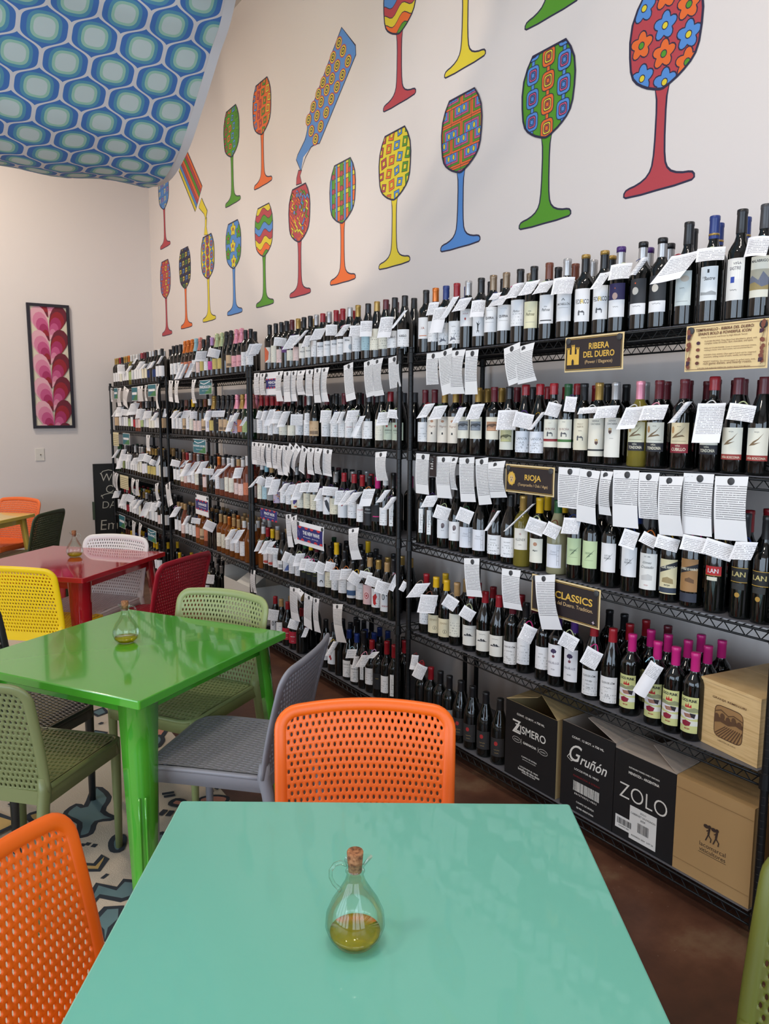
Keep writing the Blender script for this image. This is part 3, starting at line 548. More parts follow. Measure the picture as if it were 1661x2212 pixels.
# second-row bottles of the magenta-capped group and red capsules behind it
for j, (px, c, X) in enumerate([(1407,'p',2.36),(1444,'p',2.36),(1487,'p',2.36),(1530,'p',2.36),(1515,'p',2.46),(1560,'p',2.46),(1361,'r',2.36),(1396,'r',2.46),(1443,'m',2.46),(1349,'k',2.46),(1317,'k',2.46)]):
    z = SZ[3]+.29; lo, hi = -1, 12
    for _ in range(40):
        md = (lo+hi)/2; d = V((X, md, z-HC)); q = CXP+F_PX*d.dot(RT)/d.dot(FW)
        if q > px: lo = md
        else: hi = md
    BOT.append((0, 3, 2, j, X, lo, c, 'B', 'd', 'loco' if c == 'p' else 'n'))
def weight(b): d = sqrt(b[4]**2+b[5]**2); return {0: 1.0, 1: .45, 2: .9, 3: .05}[b[2]]/d
BOT.sort(key=lambda b: -weight(b))
GN = dict(d='dark', G='green', h='straw', q='rose', a='amber', n='brown', p='clear')
far = MB()
TWO = dict(A=('top', 'k'), L=('top', 'l'), D=('rim', 'g'), E=('band', 'g')); TWOM = {}
for nm, z0_, z1_ in (('top', .282, .3018), ('rim', .2865, .3018), ('band', .240, .248)):
    for tall in (0, 1):
        dz_ = .032*tall; q_ = [(.0, z0_+dz_), (.0163, z0_+dz_), (.0167, z1_-.003+dz_), (.0150, z1_+dz_), (0, z1_+.0004+dz_)]
        TWOM[nm, bool(tall)] = MB().lathe(q_, 20, BLACK).mesh('capsule_top')
def jit(i): return ((i*7919) % 97)/97-.5
for bi, (u, s, row, i, x, y, c, sh, g, l) in enumerate(BOT):
    psi = atan2(y, x)-R(20)+R(10)*jit(bi)
    capk = 'W' if (c == 'r' and (u, s) in ((0, 1),) ) else sh
    if bi < 300:
        where = ' shelf, %s rack' % UNITS[u][0]
        lc = LAB[l]['c'] if LAB[l] else None
        ln = 'no label' if lc is None else ('white label' if min(lc) > 205 else 'dark label' if max(lc) < 90 else 'cream label' if lc[0] > 215 and lc[1] > 200 else 'green label' if lc[1] > lc[0]+8 else 'coloured label')
        if row == 0: lb = '%s-capped %s bottle, %s, %s from left, front row, %s' % (CAPN[c], GN[g], ln, ordn(i), SHN[s]+where)
        elif row == 1: lb = '%s-capped bottle, %s from left in the row behind, %s' % (CAPN[c], ordn(i), SHN[s]+where)
        else: lb = '%s-capped bottle, %s of the cluster left of the wooden crate, set back' % (CAPN[c], ordn(i))
        t = thing('wine_bottle', lb, 'wine bottle', (x, y, SZ[s]+.0004), psi, 'bottles on the %s shelf of the %s rack' % (SHN[s], UNITS[u][0]))
        near = y < 3.2
        o = obj('glass_body', BODY[sh, 24 if near else 12], t); set_mat(o, 0, GL[g])
        if s == 4 and u == 0 and l == 'n': pass
        o = obj('capsule', CAPS[capk, 20 if near else 10], t); set_mat(o, 0, capm(c))
        if c in TWO: o = obj('capsule_top', TWOM[TWO[c][0], sh == 'T'], t); set_mat(o, 0, capm(TWO[c][1])); o['label'] = CAPN[TWO[c][1]]+' band of the capsule'
        if l != 'n' and (row != 1 or u < 2): obj('bottle_label', label_mesh(l, sh), t)
    else:
        Tm = Matrix.Translation((x, y, SZ[s]+.0004))
        for prof, M in ((PROF[sh], GL[g]), (CAPP[sh], capm(c))): far.lathe(prof, 10, M, (x, y, SZ[s]+.0004))
        if l != 'n' and row == 0:
            d = LAB[l]; Rb = RADB[sh]+.0005; z0, z1 = d['z']; vs = []
            for k in range(7):
                a = psi+(k-3)*.26; vs += [(x-Rb*cos(a), y-Rb*sin(a), SZ[s]+z0), (x-Rb*cos(a), y-Rb*sin(a), SZ[s]+z1)]
            far.add(vs, [(2*k, 2*k+1, 2*k+3, 2*k+2) for k in range(6)], mat('far_label_%d_%d_%d' % d['c'], d['c'], .7), True)
o = far.build('wine_bottles'); tag(o, 'remaining small distant and half-hidden wine bottles on the racks', 'wine bottles', None, 'stuff')
# ---------------------------------------------------------------- neck tags
TAGS = {  # centre x,y in the photo, width, height, lean of the card in degrees, tie colour
 (0,0): "935 668 24 28 8 l;947 693 30 54 8 c;972 664 17 42 28 w;998 659 34 26 28 b;1032 668 30 36 5 b;1070 640 24 14 30 b;1076 652 40 20 28 r;1112 630 34 30 28 p;1143 622 36 28 28 v;1174 622 40 24 30 e;1216 619 46 36 8 w;1298 606 30 32 28 k;1340 588 46 34 5 e;1379 578 22 34 32 b;1460 578 80 52 34 r;1535 551 56 30 2 e;1636 538 52 50 -4 c",
 (0,1): "920 888 28 28 28 r;946 892 34 28 22 v;992 897 18 32 22 l;1027 890 32 32 18 k;1095 908 42 42 4 w;1130 911 46 38 -12 l;1160 910 14 34 34 y;1195 888 34 34 -14 w;1232 876 28 38 -4 l;1277 887 58 14 14 w;1310 891 50 26 16 k;1362 903 44 46 18 w;1412 892 56 32 12 i;1469 892 20 40 34 w;1531 914 56 84 4 w;1601 895 60 42 -8 e",
 (0,2): "929 1083 34 24 22 l;955 1110 38 32 -14 e;1004 1116 38 32 -18 v;1064 1125 10 40 30 r;1122 1118 10 44 58 t;1157 1140 44 36 -18 e;1193 1148 36 34 -20 n;1234 1136 38 34 6 b;1359 1168 38 44 -14 b;1402 1168 40 28 -24 o;1441 1176 54 32 -12 y;1499 1178 60 38 -6 p;1552 1190 70 40 -12 g;1606 1190 48 38 14 b",
 (0,3): "904 1275 42 28 32 t;924 1304 40 38 8 n;973 1304 34 30 -28 t;1010 1327 34 28 -28 e;1140 1371 34 40 -22 p;1228 1388 42 34 -24 e;1278 1424 42 44 -20 p;1400 1473 34 88 -24 c",
 (0,4): "895 1430 16 30 5 r;907 1452 28 34 -20 r",
 (1,0): "552 755 24 22 20 w;605 741 30 22 -5 k;630 739 30 28 28 l;649 730 12 26 40 v;663 738 18 24 18 v;687 722 30 24 24 v;716 714 28 24 0 w;741 715 24 22 34 i;769 715 28 24 5 w;791 711 30 34 0 k;833 708 30 44 8 v;862 690 10 34 36 j",
 (1,1): "561 898 14 20 -14 e;572 898 14 20 14 b;583 902 16 34 18 k;598 902 20 26 12 o;613 906 20 32 20 k;641 907 30 24 0 w;663 905 12 24 0 w;704 900 28 26 0 e;724 902 16 24 20 b;737 902 12 24 18 v;761 900 28 26 10 e;773 921 14 42 24 e;828 905 28 28 12 e;852 897 34 22 -5 e",
 (1,2): "551 1041 12 20 40 n;565 1041 20 20 -28 w;583 1042 20 22 5 w;593 1052 22 32 14 n;615 1053 20 16 34 l;629 1058 26 22 28 l;645 1062 24 34 22 r;660 1053 24 20 10 i;678 1053 24 20 10 k;691 1068 16 26 24 l;713 1063 38 22 -4 l;736 1075 26 30 5 l;749 1075 24 28 32 l;763 1077 30 24 36 b;793 1075 28 36 14 o;828 1072 18 24 34 v;843 1087 20 24 36 l",
 (1,3): "559 1179 12 22 22 e;573 1181 20 24 28 v;581 1183 18 24 34 w;588 1191 30 16 -5 r;620 1205 20 24 -20 k;633 1211 22 20 -20 k;646 1209 22 26 14 e;661 1219 28 24 10 p;672 1226 30 26 -8 p;693 1228 26 26 -22 k;713 1226 24 24 -10 o;724 1242 26 22 0 o;747 1240 24 22 6 o;767 1251 30 28 -28 y;790 1243 32 16 -10 e;807 1258 38 24 -16 k;826 1271 34 30 -14 k;851 1262 14 40 -24 i;872 1268 14 24 -24 t",
 (1,4): "590 1330 26 26 -8 k;634 1350 24 22 -16 v;660 1366 12 20 18 r;706 1389 16 24 26 v;718 1400 16 28 28 y;759 1412 22 18 10 c;768 1430 12 24 12 w;785 1427 26 24 26 i;806 1415 22 12 38 j",
 (2,0): "388 803 10 32 22 v;396 803 10 30 24 v;410 800 12 30 22 b;434 770 24 22 10 v;462 765 30 22 -12 k;546 756 26 26 16 k",
 (2,1): "378 895 16 14 30 y;386 897 12 12 40 y;402 895 18 16 18 r;418 897 16 16 5 w;450 898 16 20 14 j;472 894 28 14 6 b;498 915 14 34 16 b;508 902 14 18 24 l;527 910 10 18 30 t",
 (2,2): "379 1002 22 16 -12 t;402 1015 18 26 28 l;418 1012 18 26 34 l;436 1010 20 24 28 r;450 1020 28 16 -4 y;469 1024 20 20 34 n;483 1015 12 22 46 a;514 1022 20 22 14 r;398 1002 12 12 40 w",
 (2,3): "379 1106 18 20 30 j;403 1124 12 18 28 r;423 1126 22 14 -8 b;453 1138 26 24 -26 y;500 1154 20 20 30 y;513 1159 20 26 30 y",
 (2,4): "448 1252 34 22 -4 y",
 (3,0): "262 798 18 20 0 k;279 797 10 12 30 e;291 780 6 12 25 g;303 790 16 16 30 w;311 792 12 10 36 w;322 790 8 14 28 e;329 788 8 14 28 e;346 778 8 16 28 v",
 (3,1): "249 892 8 14 30 k;258 890 16 20 10 k;270 892 18 16 -5 k;288 884 22 24 20 w;303 894 18 20 10 w;310 900 14 14 26 w;319 896 18 16 10 l;335 900 14 16 30 l;357 892 8 18 10 n",
 (3,2): "251 980 10 16 34 w;262 992 12 40 16 k;272 988 24 14 0 k;279 990 10 14 10 k;293 996 18 14 24 k;308 988 20 16 16 r;318 992 18 18 -18 k;330 1000 14 14 -24 k;343 995 8 20 20 b",
 (3,3): "252 1068 16 14 20 w;268 1080 16 24 18 n;281 1078 18 18 -24 k;290 1086 16 12 34 w;299 1089 14 16 34 b;315 1100 18 28 24 w;333 1095 18 18 18 w;343 1090 10 14 -20 w",
}
tmesh = {}
def tag_meshes(w_, h_, k, lean):
    """a card bent a little over the bottle's shoulder; k picks the bend"""
    key = (round(w_, 4), round(h_, 4), k, lean); rot = R(-.25*lean) if lean > 0 else R(-lean); shx = 0 if lean <= 0 else math.tan(R(1.25*lean)) if abs(lean) < 50 else math.tan(R(lean))
    if key in tmesh: return tmesh[key]
    mb = MB(); n = 5; bend = (.012, .02, -.010)[k]
    vs = []; us = []
    for j in range(n+1):
        for i in range(n+1):
            a = i/n-.5; b = j/n; out = bend*(1-4*a*a)*.5+.010*b*b; x_, z_ = a*w_-(b-.5)*h_*shx, -(b-.5)*h_
            vs.append((x_*cos(rot)+z_*sin(rot), -out, -x_*sin(rot)+z_*cos(rot)-h_/2)); us.append(((a+.5)*w_, b*h_))
    fs = [(j*(n+1)+i, (j+1)*(n+1)+i, (j+1)*(n+1)+i+1, j*(n+1)+i+1) for j in range(n) for i in range(n)]
    mb.add(vs, fs, TAGP, True, us)
    tmesh[key] = mb.mesh('tag_card'); return tmesh[key]
def tie_mesh():
    mb = MB(); pts = []
    for i in range(9): a = i/8; pts.append((-.014+.028*a, .004+.020*sin(pi*a), -.006+.016*sin(pi*a)))
    mb.tube(pts, .0016, 6, BLACK); return mb.mesh('tie')
TIE = tie_mesh()
for (u, s), row in TAGS.items():
    used = set()
    for ti, e in enumerate(row.split(';')):
        a = e.split(); px, py, pw, ph, lean = map(float, a[:5]); col = a[5]
        X = XF-.010-.004*(ti % 3); c = onx(px, py, X); d = (c-CAMP).dot(FW)
        psi = atan2(c.y, c.x)-R(12)+R(16)*jit(ti*5+u)
        sc = d/F_PX; w_ = pw*sc*1.03; h_ = ph*sc*1.03; L = R(lean)
        # neighbour bottle this tag hangs on
        ys = FRONT[u, s]; k = min((abs(yy-c.y), i) for i, yy in enumerate(ys))[1]
        while k in used and k+1 < len(ys): k += 1
        used.add(k)
        T_ = Matrix.Translation(c) @ Matrix.Rotation(psi-pi/2, 4, 'Z') @ Matrix.Rotation(R(-8), 4, 'X') @ Matrix.Translation((0, 0, h_/2))
        t = obj('neck_tag', None); t.matrix_world = T_
        tag(t, 'printed neck tag with %s tie, %s bottle from left, %s shelf, %s rack' % (CAPN[col], ordn(k)+(' again' if False else ''), SHN[s], UNITS[u][0]), 'tag', 'printed tags hung on the bottle necks')
        obj('tag_card', tag_meshes(w_*(1-.25*min(1, abs(lean)/35)) if lean > 0 else w_*.86, h_*(1 if lean >= 0 else .86), ti % 3, lean), t)
        o = obj('tie', TIE, t); o.scale = (min(1.4, w_/.05),)*3; set_mat(o, 0, mat('tie_'+CAPN[col], CAPC[col], .6))
# ---------------------------------------------------------------- review cards held by magnets on the shelf edges
CARDS = {  # left, right, top, bottom, sideways lean of the foot
 (0,0): "922 949 762 831 0;947 977 756 852 -10;975 1006 756 851 0;1006 1034 756 852 0;1088 1124 746 830 -13;1114 1155 745 827 -7",
 (0,1): "899 928 980 1067 0;943 975 986 1076 -3;975 990 987 1058 0;992 1025 988 1084 -5;1027 1055 990 1090 -10;1054 1092 997 1075 -6;1207 1253 1010 1098 -1;1253 1297 1015 1131 4;1298 1325 1018 1113 0;1325 1381 1016 1140 -4;1381 1425 1021 1121 -4;1424 1477 1029 1157 -7;1477 1543 1023 1157 -3;1545 1617 1029 1168 -7",
 (0,2): "1002 1036 1206 1288 -8;1084 1125 1230 1315 -6;1155 1200 1242 1358 -19",
 (1,0): "549 561 806 853 0;562 574 806 853 0;597 612 802 867 0;613 628 802 868 0;628 642 801 867 0;643 660 800 853 0;661 677 798 855 1;679 694 795 870 0;694 711 794 868 0;742 763 786 866 -6;786 807 779 857 -6;806 828 775 855 -3;839 863 770 838 -4",
 (1,1): "544 555 955 1003 0;555 565 956 1004 0;565 575 957 1006 0;575 587 958 1010 0;588 600 960 1012 0;600 612 962 1026 0;612 625 963 1027 3;625 638 963 1024 14;638 651 963 1022 14;652 665 966 1024 8;665 680 967 1025 1;681 697 968 1024 1;698 718 970 1028 1;811 836 976 1038 -3",
 (1,2): "617 629 1111 1181 -5;628 642 1115 1174 -9;753 776 1141 1208 -7",
 (1,3): "539 552 1231 1279 -2;626 645 1269 1339 -3;645 657 1275 1302 3;658 676 1285 1357 2;676 690 1292 1364 -3;719 741 1305 1385 -8",
 (2,0): "365 374 822 868 1;378 387 822 870 1;415 424 820 871 0",
 (2,2): "357 368 1044 1093 -5",
 (3,0): "239 243 838 868 0;253 262 838 878 0;268 279 838 880 3;297 309 834 867 0;313 318 832 866 0;338 344 829 883 1",
 (3,1): "316 324 940 974 0",
 (3,2): "244 250 1020 1052 2;250 256 1022 1060 1;285 292 1034 1066 1;293 300 1036 1070 -1;335 343 1044 1079 -2",
 (3,3): "286 293 1126 1165 1;301 307 1131 1165 2",
}
MAGM = MB().lathe([(0, .0045), (.0105, .0045), (.012, .003), (.012, 0), (0, 0)], 16, MAGN).mesh('magnet')
def MZ(x, y, X=None): return onx(x, y, X if X else XF-.008)
def hung_sheet(name, x0, x1, yt, yb, lean, X, M, uvs=True, wav=.004, inner=None, top2=None):
    """a sheet on the plane of the shelf edge; corner heights follow the shelf line"""
    a = onx(x0, yt, X); bx = onx(x1, yt, X); h = a.z-onx(x0, yb, X).z
    h = onx((x0+x1)/2, yt, X).z-onx((x0+x1)/2, yb, X).z
    wd = a.y-bx.y; zt = (onx((x0+x1)/2, yt, X)).z; cy = (a.y+bx.y)/2
    dy = (onx((x0+x1)/2, yb, X).y-onx((x0+x1)/2+lean, yb, X).y)
    c = V((X, cy, zt)); rot = atan2(dy, h)
    mb = MB(); n = 8; vs = []; us = []
    for j in range(n+1):
        for i in range(3):
            b = j/n; vs.append((-wav*sin(b*3.1)*(1+.4*(i-1)), -(i/2-.5)*wd, -b*h)); us.append((i/2*wd, b*h))
    mb.add(vs, [(j*3+i, (j+1)*3+i, (j+1)*3+i+1, j*3+i+1) for j in range(n) for i in range(2)], M, True, us)
    T_ = Matrix.Translation(c) @ Matrix.Rotation(rot, 4, 'X')
    return mb, T_, wd, h
for (u, s), row in CARDS.items():
    lst = row.split(';')
    for ci, e in enumerate(lst):
        x0, x1, yt, yb, lean = map(float, e.split())
        X = XF-.0085-.0022*(ci % 4)
        mb, T_, wd, h = hung_sheet('review_card', x0, x1, yt, yb, lean, X, CARD, wav=.006+.004*(ci % 3))
        vs = [(-.0006, wd*.44-i*wd*.035, -.012-.003*sin(i*1.7)*(1+.5*cos(i))) for i in range(10)]
        mb.tube(vs, .0005, 4, INK); mb.box((-.0008, -wd*.42, -.0155), (-.0002, -wd*.30, -.0145), INK)
        t = obj('review_card', mb.mesh('review_card')); t.matrix_world = T_
        side = ordn(ci)+' from left' if len(lst) > 1 else 'the only one'
        tag(t, 'long white printed card under a magnet, %s, %s shelf edge, %s rack' % (side, SHN[s], UNITS[u][0]), 'card', 'printed cards under the shelf edges')
        m_ = obj('magnet', MAGM, t); m_.matrix_local = Matrix.Translation((-.0005, wd*.06*((ci % 3)-1), -.016)) @ Matrix.Rotation(-pi/2, 4, 'Y')
        m_['label'] = 'round dark grey magnet'
# ---------------------------------------------------------------- signs
def sign(x0, x1, yt, yb, lean, label, draw, M, X=XF-.019, mags=2, dz=0, wav=.001):
    mb, T_, wd, h = hung_sheet('shelf_sign', x0, x1, yt, yb, lean, X, M, wav=wav)
    t = obj('shelf_sign', mb.mesh('shelf_sign')); t.matrix_world = T_
    tag(t, label, 'sign')
    F = Flat(lambda s_, z_, d_: (-.0016-d_-wav, -s_, z_-h/2)); draw(F, wd, h)
    if F.mb.v: F.mb.build('lettering', t)
    for k in range(mags):
        m_ = obj('magnet', MAGM, t); y = (wd/2-.018)*(1 if k == 0 else -1)
        m_.matrix_local = Matrix.Translation((-.002, y, -.016)) @ Matrix.Rotation(-pi/2, 4, 'Y'); m_['label'] = 'round dark grey magnet'
    return t
CREAM = mat('sign_cream', (232, 204, 150), .6); DKS = mat('sign_dark', (40, 30, 32), .5); GOLD = mat('sign_gold', (226, 180, 76), .45); TAN = mat('sign_tan', (216, 180, 126), .6)
SW2 = mat('leaflet_white', (190, 188, 184), .6)
rect = lambda x0, x1, z0, z1: [(x0, z0), (x1, z0), (x1, z1), (x0, z1)]
def dark_base(F, w_, h):
    F.fill(rect(-w_/2+.006, w_/2-.006, -h/2+.006, h/2-.006), DKS); F.line(rect(-w_/2+.009, w_/2-.009, -h/2+.009, h/2-.009), .0012, GOLD)
def d_ribera(F, w_, h):
    dark_base(F, w_, h)
    F.text('RIBERA', GOLD, width=w_*.34, height=h*.17, cx=w_*.10, cy=h*.20, bold=.02); F.text('DEL DUERO', GOLD, width=w_*.52, height=h*.17, cx=w_*.10, cy=-h*.03, bold=.02)
    F.text('(Power / Elegance)', TAN, width=w_*.46, cx=w_*.10, cy=-h*.25)
    x = -w_*.34; k = w_*.085; b = -h*.30
    F.fill(rect(x-k, x+k, b, b+h*.30), GOLD)
    for q in (-1, 1): F.fill(rect(x+q*k*.98-k*.26, x+q*k*.98+k*.26, b, b+h*.44), GOLD, True)
    F.fill(rect(x-k*.34, x+k*.34, b, b+h*.52), GOLD)
    for q in (-.98, 0, .98):
        for r_ in (-.28, 0, .28): F.fill(rect(x+k*(q+r_)-k*.07, x+k*(q+r_)+k*.07, b+h*(.44 if q else .52), b+h*(.49 if q else .57)), GOLD)
    F.fill([(x-k*.22, b), (x+k*.22, b), (x+k*.22, b+h*.12), (x, b+h*.17), (x-k*.22, b+h*.12)], DKS)
sign(1222, 1349, 733-10, 811-10, 0, 'dark RIBERA DEL DUERO sign with gold castle, top shelf edge', d_ribera, CREAM, dz=0)
def d_rioja(F, w_, h):
    dark_base(F, w_, h)
    F.text('RIOJA', GOLD, width=w_*.33, height=h*.26, cx=w_*.08, cy=h*.05, bold=.02); F.text('(Tempranillo / Oak / Age)', TAN, width=w_*.60, cx=w_*.08, cy=-h*.20)
    x, z = -w_*.36, 0; F.fill(circle(x, z, w_*.075, h*.23, 14), GOLD); F.line([(x+(w_*.075 if k % 2 else w_*.088)*cos(k*pi/9), z+(h*.22 if k % 2 else h*.26)*sin(k*pi/9)) for k in range(18)], .0015, GOLD)
    F.fill(circle(x, z-.01*h, w_*.04, h*.13, 12), TAN); F.fill(circle(x-w_*.018, z+h*.03, w_*.008, h*.02, 6), DKS); F.fill(circle(x+w_*.018, z+h*.03, w_*.008, h*.02, 6), DKS)
    F.fill([(x-w_*.014, z-h*.03), (x+w_*.014, z-h*.03), (x, z-h*.07)], DKS); F.line([(x-w_*.02, z-h*.10), (x, z-h*.08), (x+w_*.02, z-h*.10)], .001, DKS, False)
sign(1093, 1199, 1006, 1068, 0, 'dark RIOJA sign with gold lion head, second shelf edge', d_rioja, CREAM)
def d_classics(F, w_, h):
    dark_base(F, w_, h)
    F.text('THE CLASSICS', GOLD, width=w_*.80, height=h*.19, cx=-.0*w_, cy=h*.12, bold=.02); F.text('Rioja. Ribera del Duero. Tradition.', TAN, width=w_*.82, cx=0, cy=-h*.10)
    x, z, k = w_*.42, -h*.36, .008; F.fill([(x, z-k), (x+k*.25, z-k*.25), (x+k, z), (x+k*.25, z+k*.25), (x, z+k), (x-k*.25, z+k*.25), (x-k, z), (x-k*.25, z-k*.25)], mat('sparkle', (210, 190, 200), .5))
sign(1149, 1299, 1257, 1340, 0, 'dark THE CLASSICS sign in gold letters, third shelf edge', d_classics, CREAM, X=XF-.0055, mags=2)
sign(928, 943, 986, 1029, 0, 'small black leaflet between white printed cards, second shelf edge', lambda F, w_, h: [F.fill(rect(-w_*.3+.006*(k % 2), w_*.1, h*(.4-.12*k)-.006, h*(.4-.12*k)), SW2) for k in range(5)], DKS, mags=1)
BRN = mat('sign_brown', (96, 52, 40), .6); VIN = mat('sign_vine', (126, 70, 52), .6); BER = mat('sign_berry', (66, 34, 56), .6)
def d_temp(F, w_, h):
    F.line(rect(-w_/2+.006, w_/2-.006, -h/2+.006, h/2-.006), .0016, BRN)
    F.text('TEMPRANILLO - RIBERA DEL DUERO:', BRN, width=w_*.70, height=h*.062, cx=-w_*.02, cy=h*.385, bold=.02, shear=.15); F.text("SPAIN'S BOLD & POWERFUL ICON", BRN, width=w_*.64, height=h*.062, cx=-w_*.02, cy=h*.30, bold=.02, shear=.15)
    F.text('Intense, Structured, and Driven by High-Altitude Terroir', BRN, width=w_*.56, cx=-w_*.02, cy=h*.22)
    for k, (a, b) in enumerate((('FLAVOR PROFILE: Deep black fruit (blackberry, plum), with', 'complex notes of mocha, dark chocolate, and spice.'), ('HIGH-ALTITUDE POWER: Grown in extreme continental climates,', 'resulting in thicker skins, robust tannins, and concentrated flavors.'), ('MODERN OAK AGING: Often aged in French oak for integrated', 'structure, adding notes of toast, vanilla, and espresso.'), ('PERFECT PAIRING: The ultimate match for grilled meats, lamb,', 'rich game dishes, and hearty roasts.'))):
        z = h*(.13-.145*k); F.text(a, BRN, width=w_*.62, cx=w_*.06, cy=z); F.text(b, BRN, width=w_*.58, cx=w_*.04, cy=z-h*.045)
        F.fill(circle(-w_*.33, z-h*.02, w_*.025, h*.038, 10), (BER, VIN, BRN, BRN)[k])
    F.text('EXPLORE OUR CURATED RIBERA DEL DUERO SELECTION BELOW.', BRN, width=w_*.64, cx=0, cy=-h*.44)
    r_ = random.Random(3)
    for q in (-1, 1):
        F.line([(q*(w_*.44+.004*sin(k)), h*(-.42+.084*k)) for k in range(11)], .0014, VIN, False)
        for k in range(16):
            x = q*w_*(.43+.03*r_.random()); z = h*(-.44+.88*r_.random())
            F.fill([(x, z-.006), (x+.006, z-.002), (x+.005, z+.005), (x, z+.008), (x-.006, z+.004), (x-.005, z-.003)], VIN)
        for z0 in (-.30, .28):
            for k in range(8): F.fill(circle(q*w_*.44+.004*((k % 3)-1), h*z0-.004*(k//3), .0026, .0026, 8), BER)
sign(1484, 1664, 694+2, 803-4, 0, 'cream TEMPRANILLO information sign with vine border, top shelf edge', d_temp, CREAM, mags=2)
NAVY = mat('sign_navy', (40, 44, 112), .5); RED_ = mat('sign_red', (200, 52, 62), .5); SW = mat('sign_white', (236, 236, 240), .6)
def d_navy(t1, t2, full=False, hh=.5):
    def f(F, w_, h):
        a, b = (-w_/2, w_/2) if full else (-w_*.47, w_*.47); z0, z1 = (-h/2, h/2) if full else (-h*hh/2, h*hh/2)
        F.fill(rect(a, b, z0, z1), NAVY)
        F.cl = ccw(rect(a, b, z0, z1))
        for k in range(9): F.fill(circle(a+(b-a)*((k*.37) % 1), (z1 if k % 2 else z0), w_*.07, (z1-z0)*.16, 10), RED_)
        F.cl = None
        F.text(t1, SW, width=w_*.62, height=(z1-z0)*.26, cx=.06*w_, cy=(z1+z0)/2+(z1-z0)*.10, bold=.03)
        F.text(t2, SW, width=w_*.56, height=(z1-z0)*.11, cx=.06*w_, cy=(z1+z0)/2-(z1-z0)*.2)
        F.line([(a+w_*.05, z1-(z1-z0)*.3), (a+w_*.08, z1-(z1-z0)*.5), (a+w_*.08, z0+(z1-z0)*.3)], .0015, SW, False)
    return f
sign(700-58, 700, 1132, 1182, 0, 'white sheet with navy THE NEW banner, third shelf edge', d_navy('THE NEW WAVE', 'Fresh. Juicy.', hh=.62), PAPER_W, wav=.004)
sign(563, 599, 1101, 1124, 0, 'navy and red PINOT NOIR sign, third shelf edge', d_navy('PINOT NOIR', 'Silky and fresh', True), PAPER_W, mags=0)
sign(574, 600, 804, 853, 0, 'white sheet with navy MENCIA panel, top shelf edge', d_navy('MENCIA', 'The Gold', hh=.44), PAPER_W, X=XF-.007, mags=1)
sign(773, 797, 779, 845, 0, 'white sheet with navy and red panel behind printed cards', d_navy('', '', hh=.4), PAPER_W, X=XF-.0065, mags=1) if False else None
sign(422, 450, 1070, 1113, 0, 'white sheet with navy ORANGE banner, rack of rose wines', d_navy('ORANGE', 'Wines', hh=.5), PAPER_W, mags=2)
TEAL = mat('sign_teal', (38, 110, 124), .5); TGRN = mat('sign_green', (62, 124, 70), .5)
def d_teal(t1, t2):
    def f(F, w_, h):
        F.fill(rect(-w_*.47, w_*.47, -h*.47, h*.47), TEAL); F.fill([(w_*.47, -h*.47), (w_*.47, h*.1), (-w_*.1, -h*.47)], TGRN)
        F.line([(-w_*.4, h*.34), (-w_*.1, h*.22), (w_*.15, h*.30), (w_*.4, h*.42)], .006, SW, False)
        F.text(t1, SW, width=w_*.86, height=h*.20, cy=.02*h, bold=.03); F.text(t2, SW, width=w_*.5, height=h*.08, cy=-.24*h)
    return f
sign(430, 458, 821, 852, 0, 'teal SPARKLING & CAVA sign, top shelf edge', d_teal('SPARKLING & CAVA', 'dry / brut'), PAPER_W, mags=2)
sign(417, 445, 949, 979, 0, 'teal ROSADO (ROSE) sign, second shelf edge', d_teal('ROSADO (ROSÉ)', 'Spanish'), PAPER_W, mags=1)
sign(319, 337, 831, 857, 0, 'teal WHITES sign near the left end of the racks, top shelf edge', d_teal('WHITES', 'fresh'), PAPER_W, mags=0) if False else None
for a in ((246, 254, 838, 862, 'teal and green sign at the far left end, top shelf edge'), (284, 297, 836, 866, 'folded blue sign, top shelf edge of the farthest rack'), (319, 337, 830, 857, 'teal and green sign beside the farthest rack post, top shelf edge'), (265, 280, 936, 961, 'teal and green sign, second shelf edge of the farthest rack'), (257, 270, 1113, 1140, 'teal and green sign, fourth shelf edge, above a green bottle'), (319, 337, 1144, 1170, 'green BLANC sign, fourth shelf edge, above the white chair')):
    sign(*a[:4], 0, a[4], d_teal('BLANC' if 'BLANC' in a[4] else '~~~~' if False else '', ''), PAPER_W, mags=0) if 'BLANC' in a[4] else sign(*a[:4], 0, a[4], (lambda F, w_, h: (F.fill(rect(-w_*.46, w_*.46, -h*.46, h*.46), TEAL), F.fill([(w_*.46, -h*.46), (w_*.46, h*.1), (-w_*.3, -h*.46)], TGRN), F.fill(rect(-w_*.38, w_*.38, -h*.06, h*.12), SW))), PAPER_W, mags=0)
CRP = paper('cream_sheet', (226, 214, 172), .02, (120, 110, 80), .3, .8, .1, 60)
for a in ((244, 256, 934, 963, 'cream handwritten sheet at the far left end, second shelf edge'), (259, 277, 1027, 1056, 'cream handwritten sheet, third shelf edge of the farthest rack')):
    sign(*a[:4], 0, a[4], lambda F, w_, h: None, CRP, mags=0)
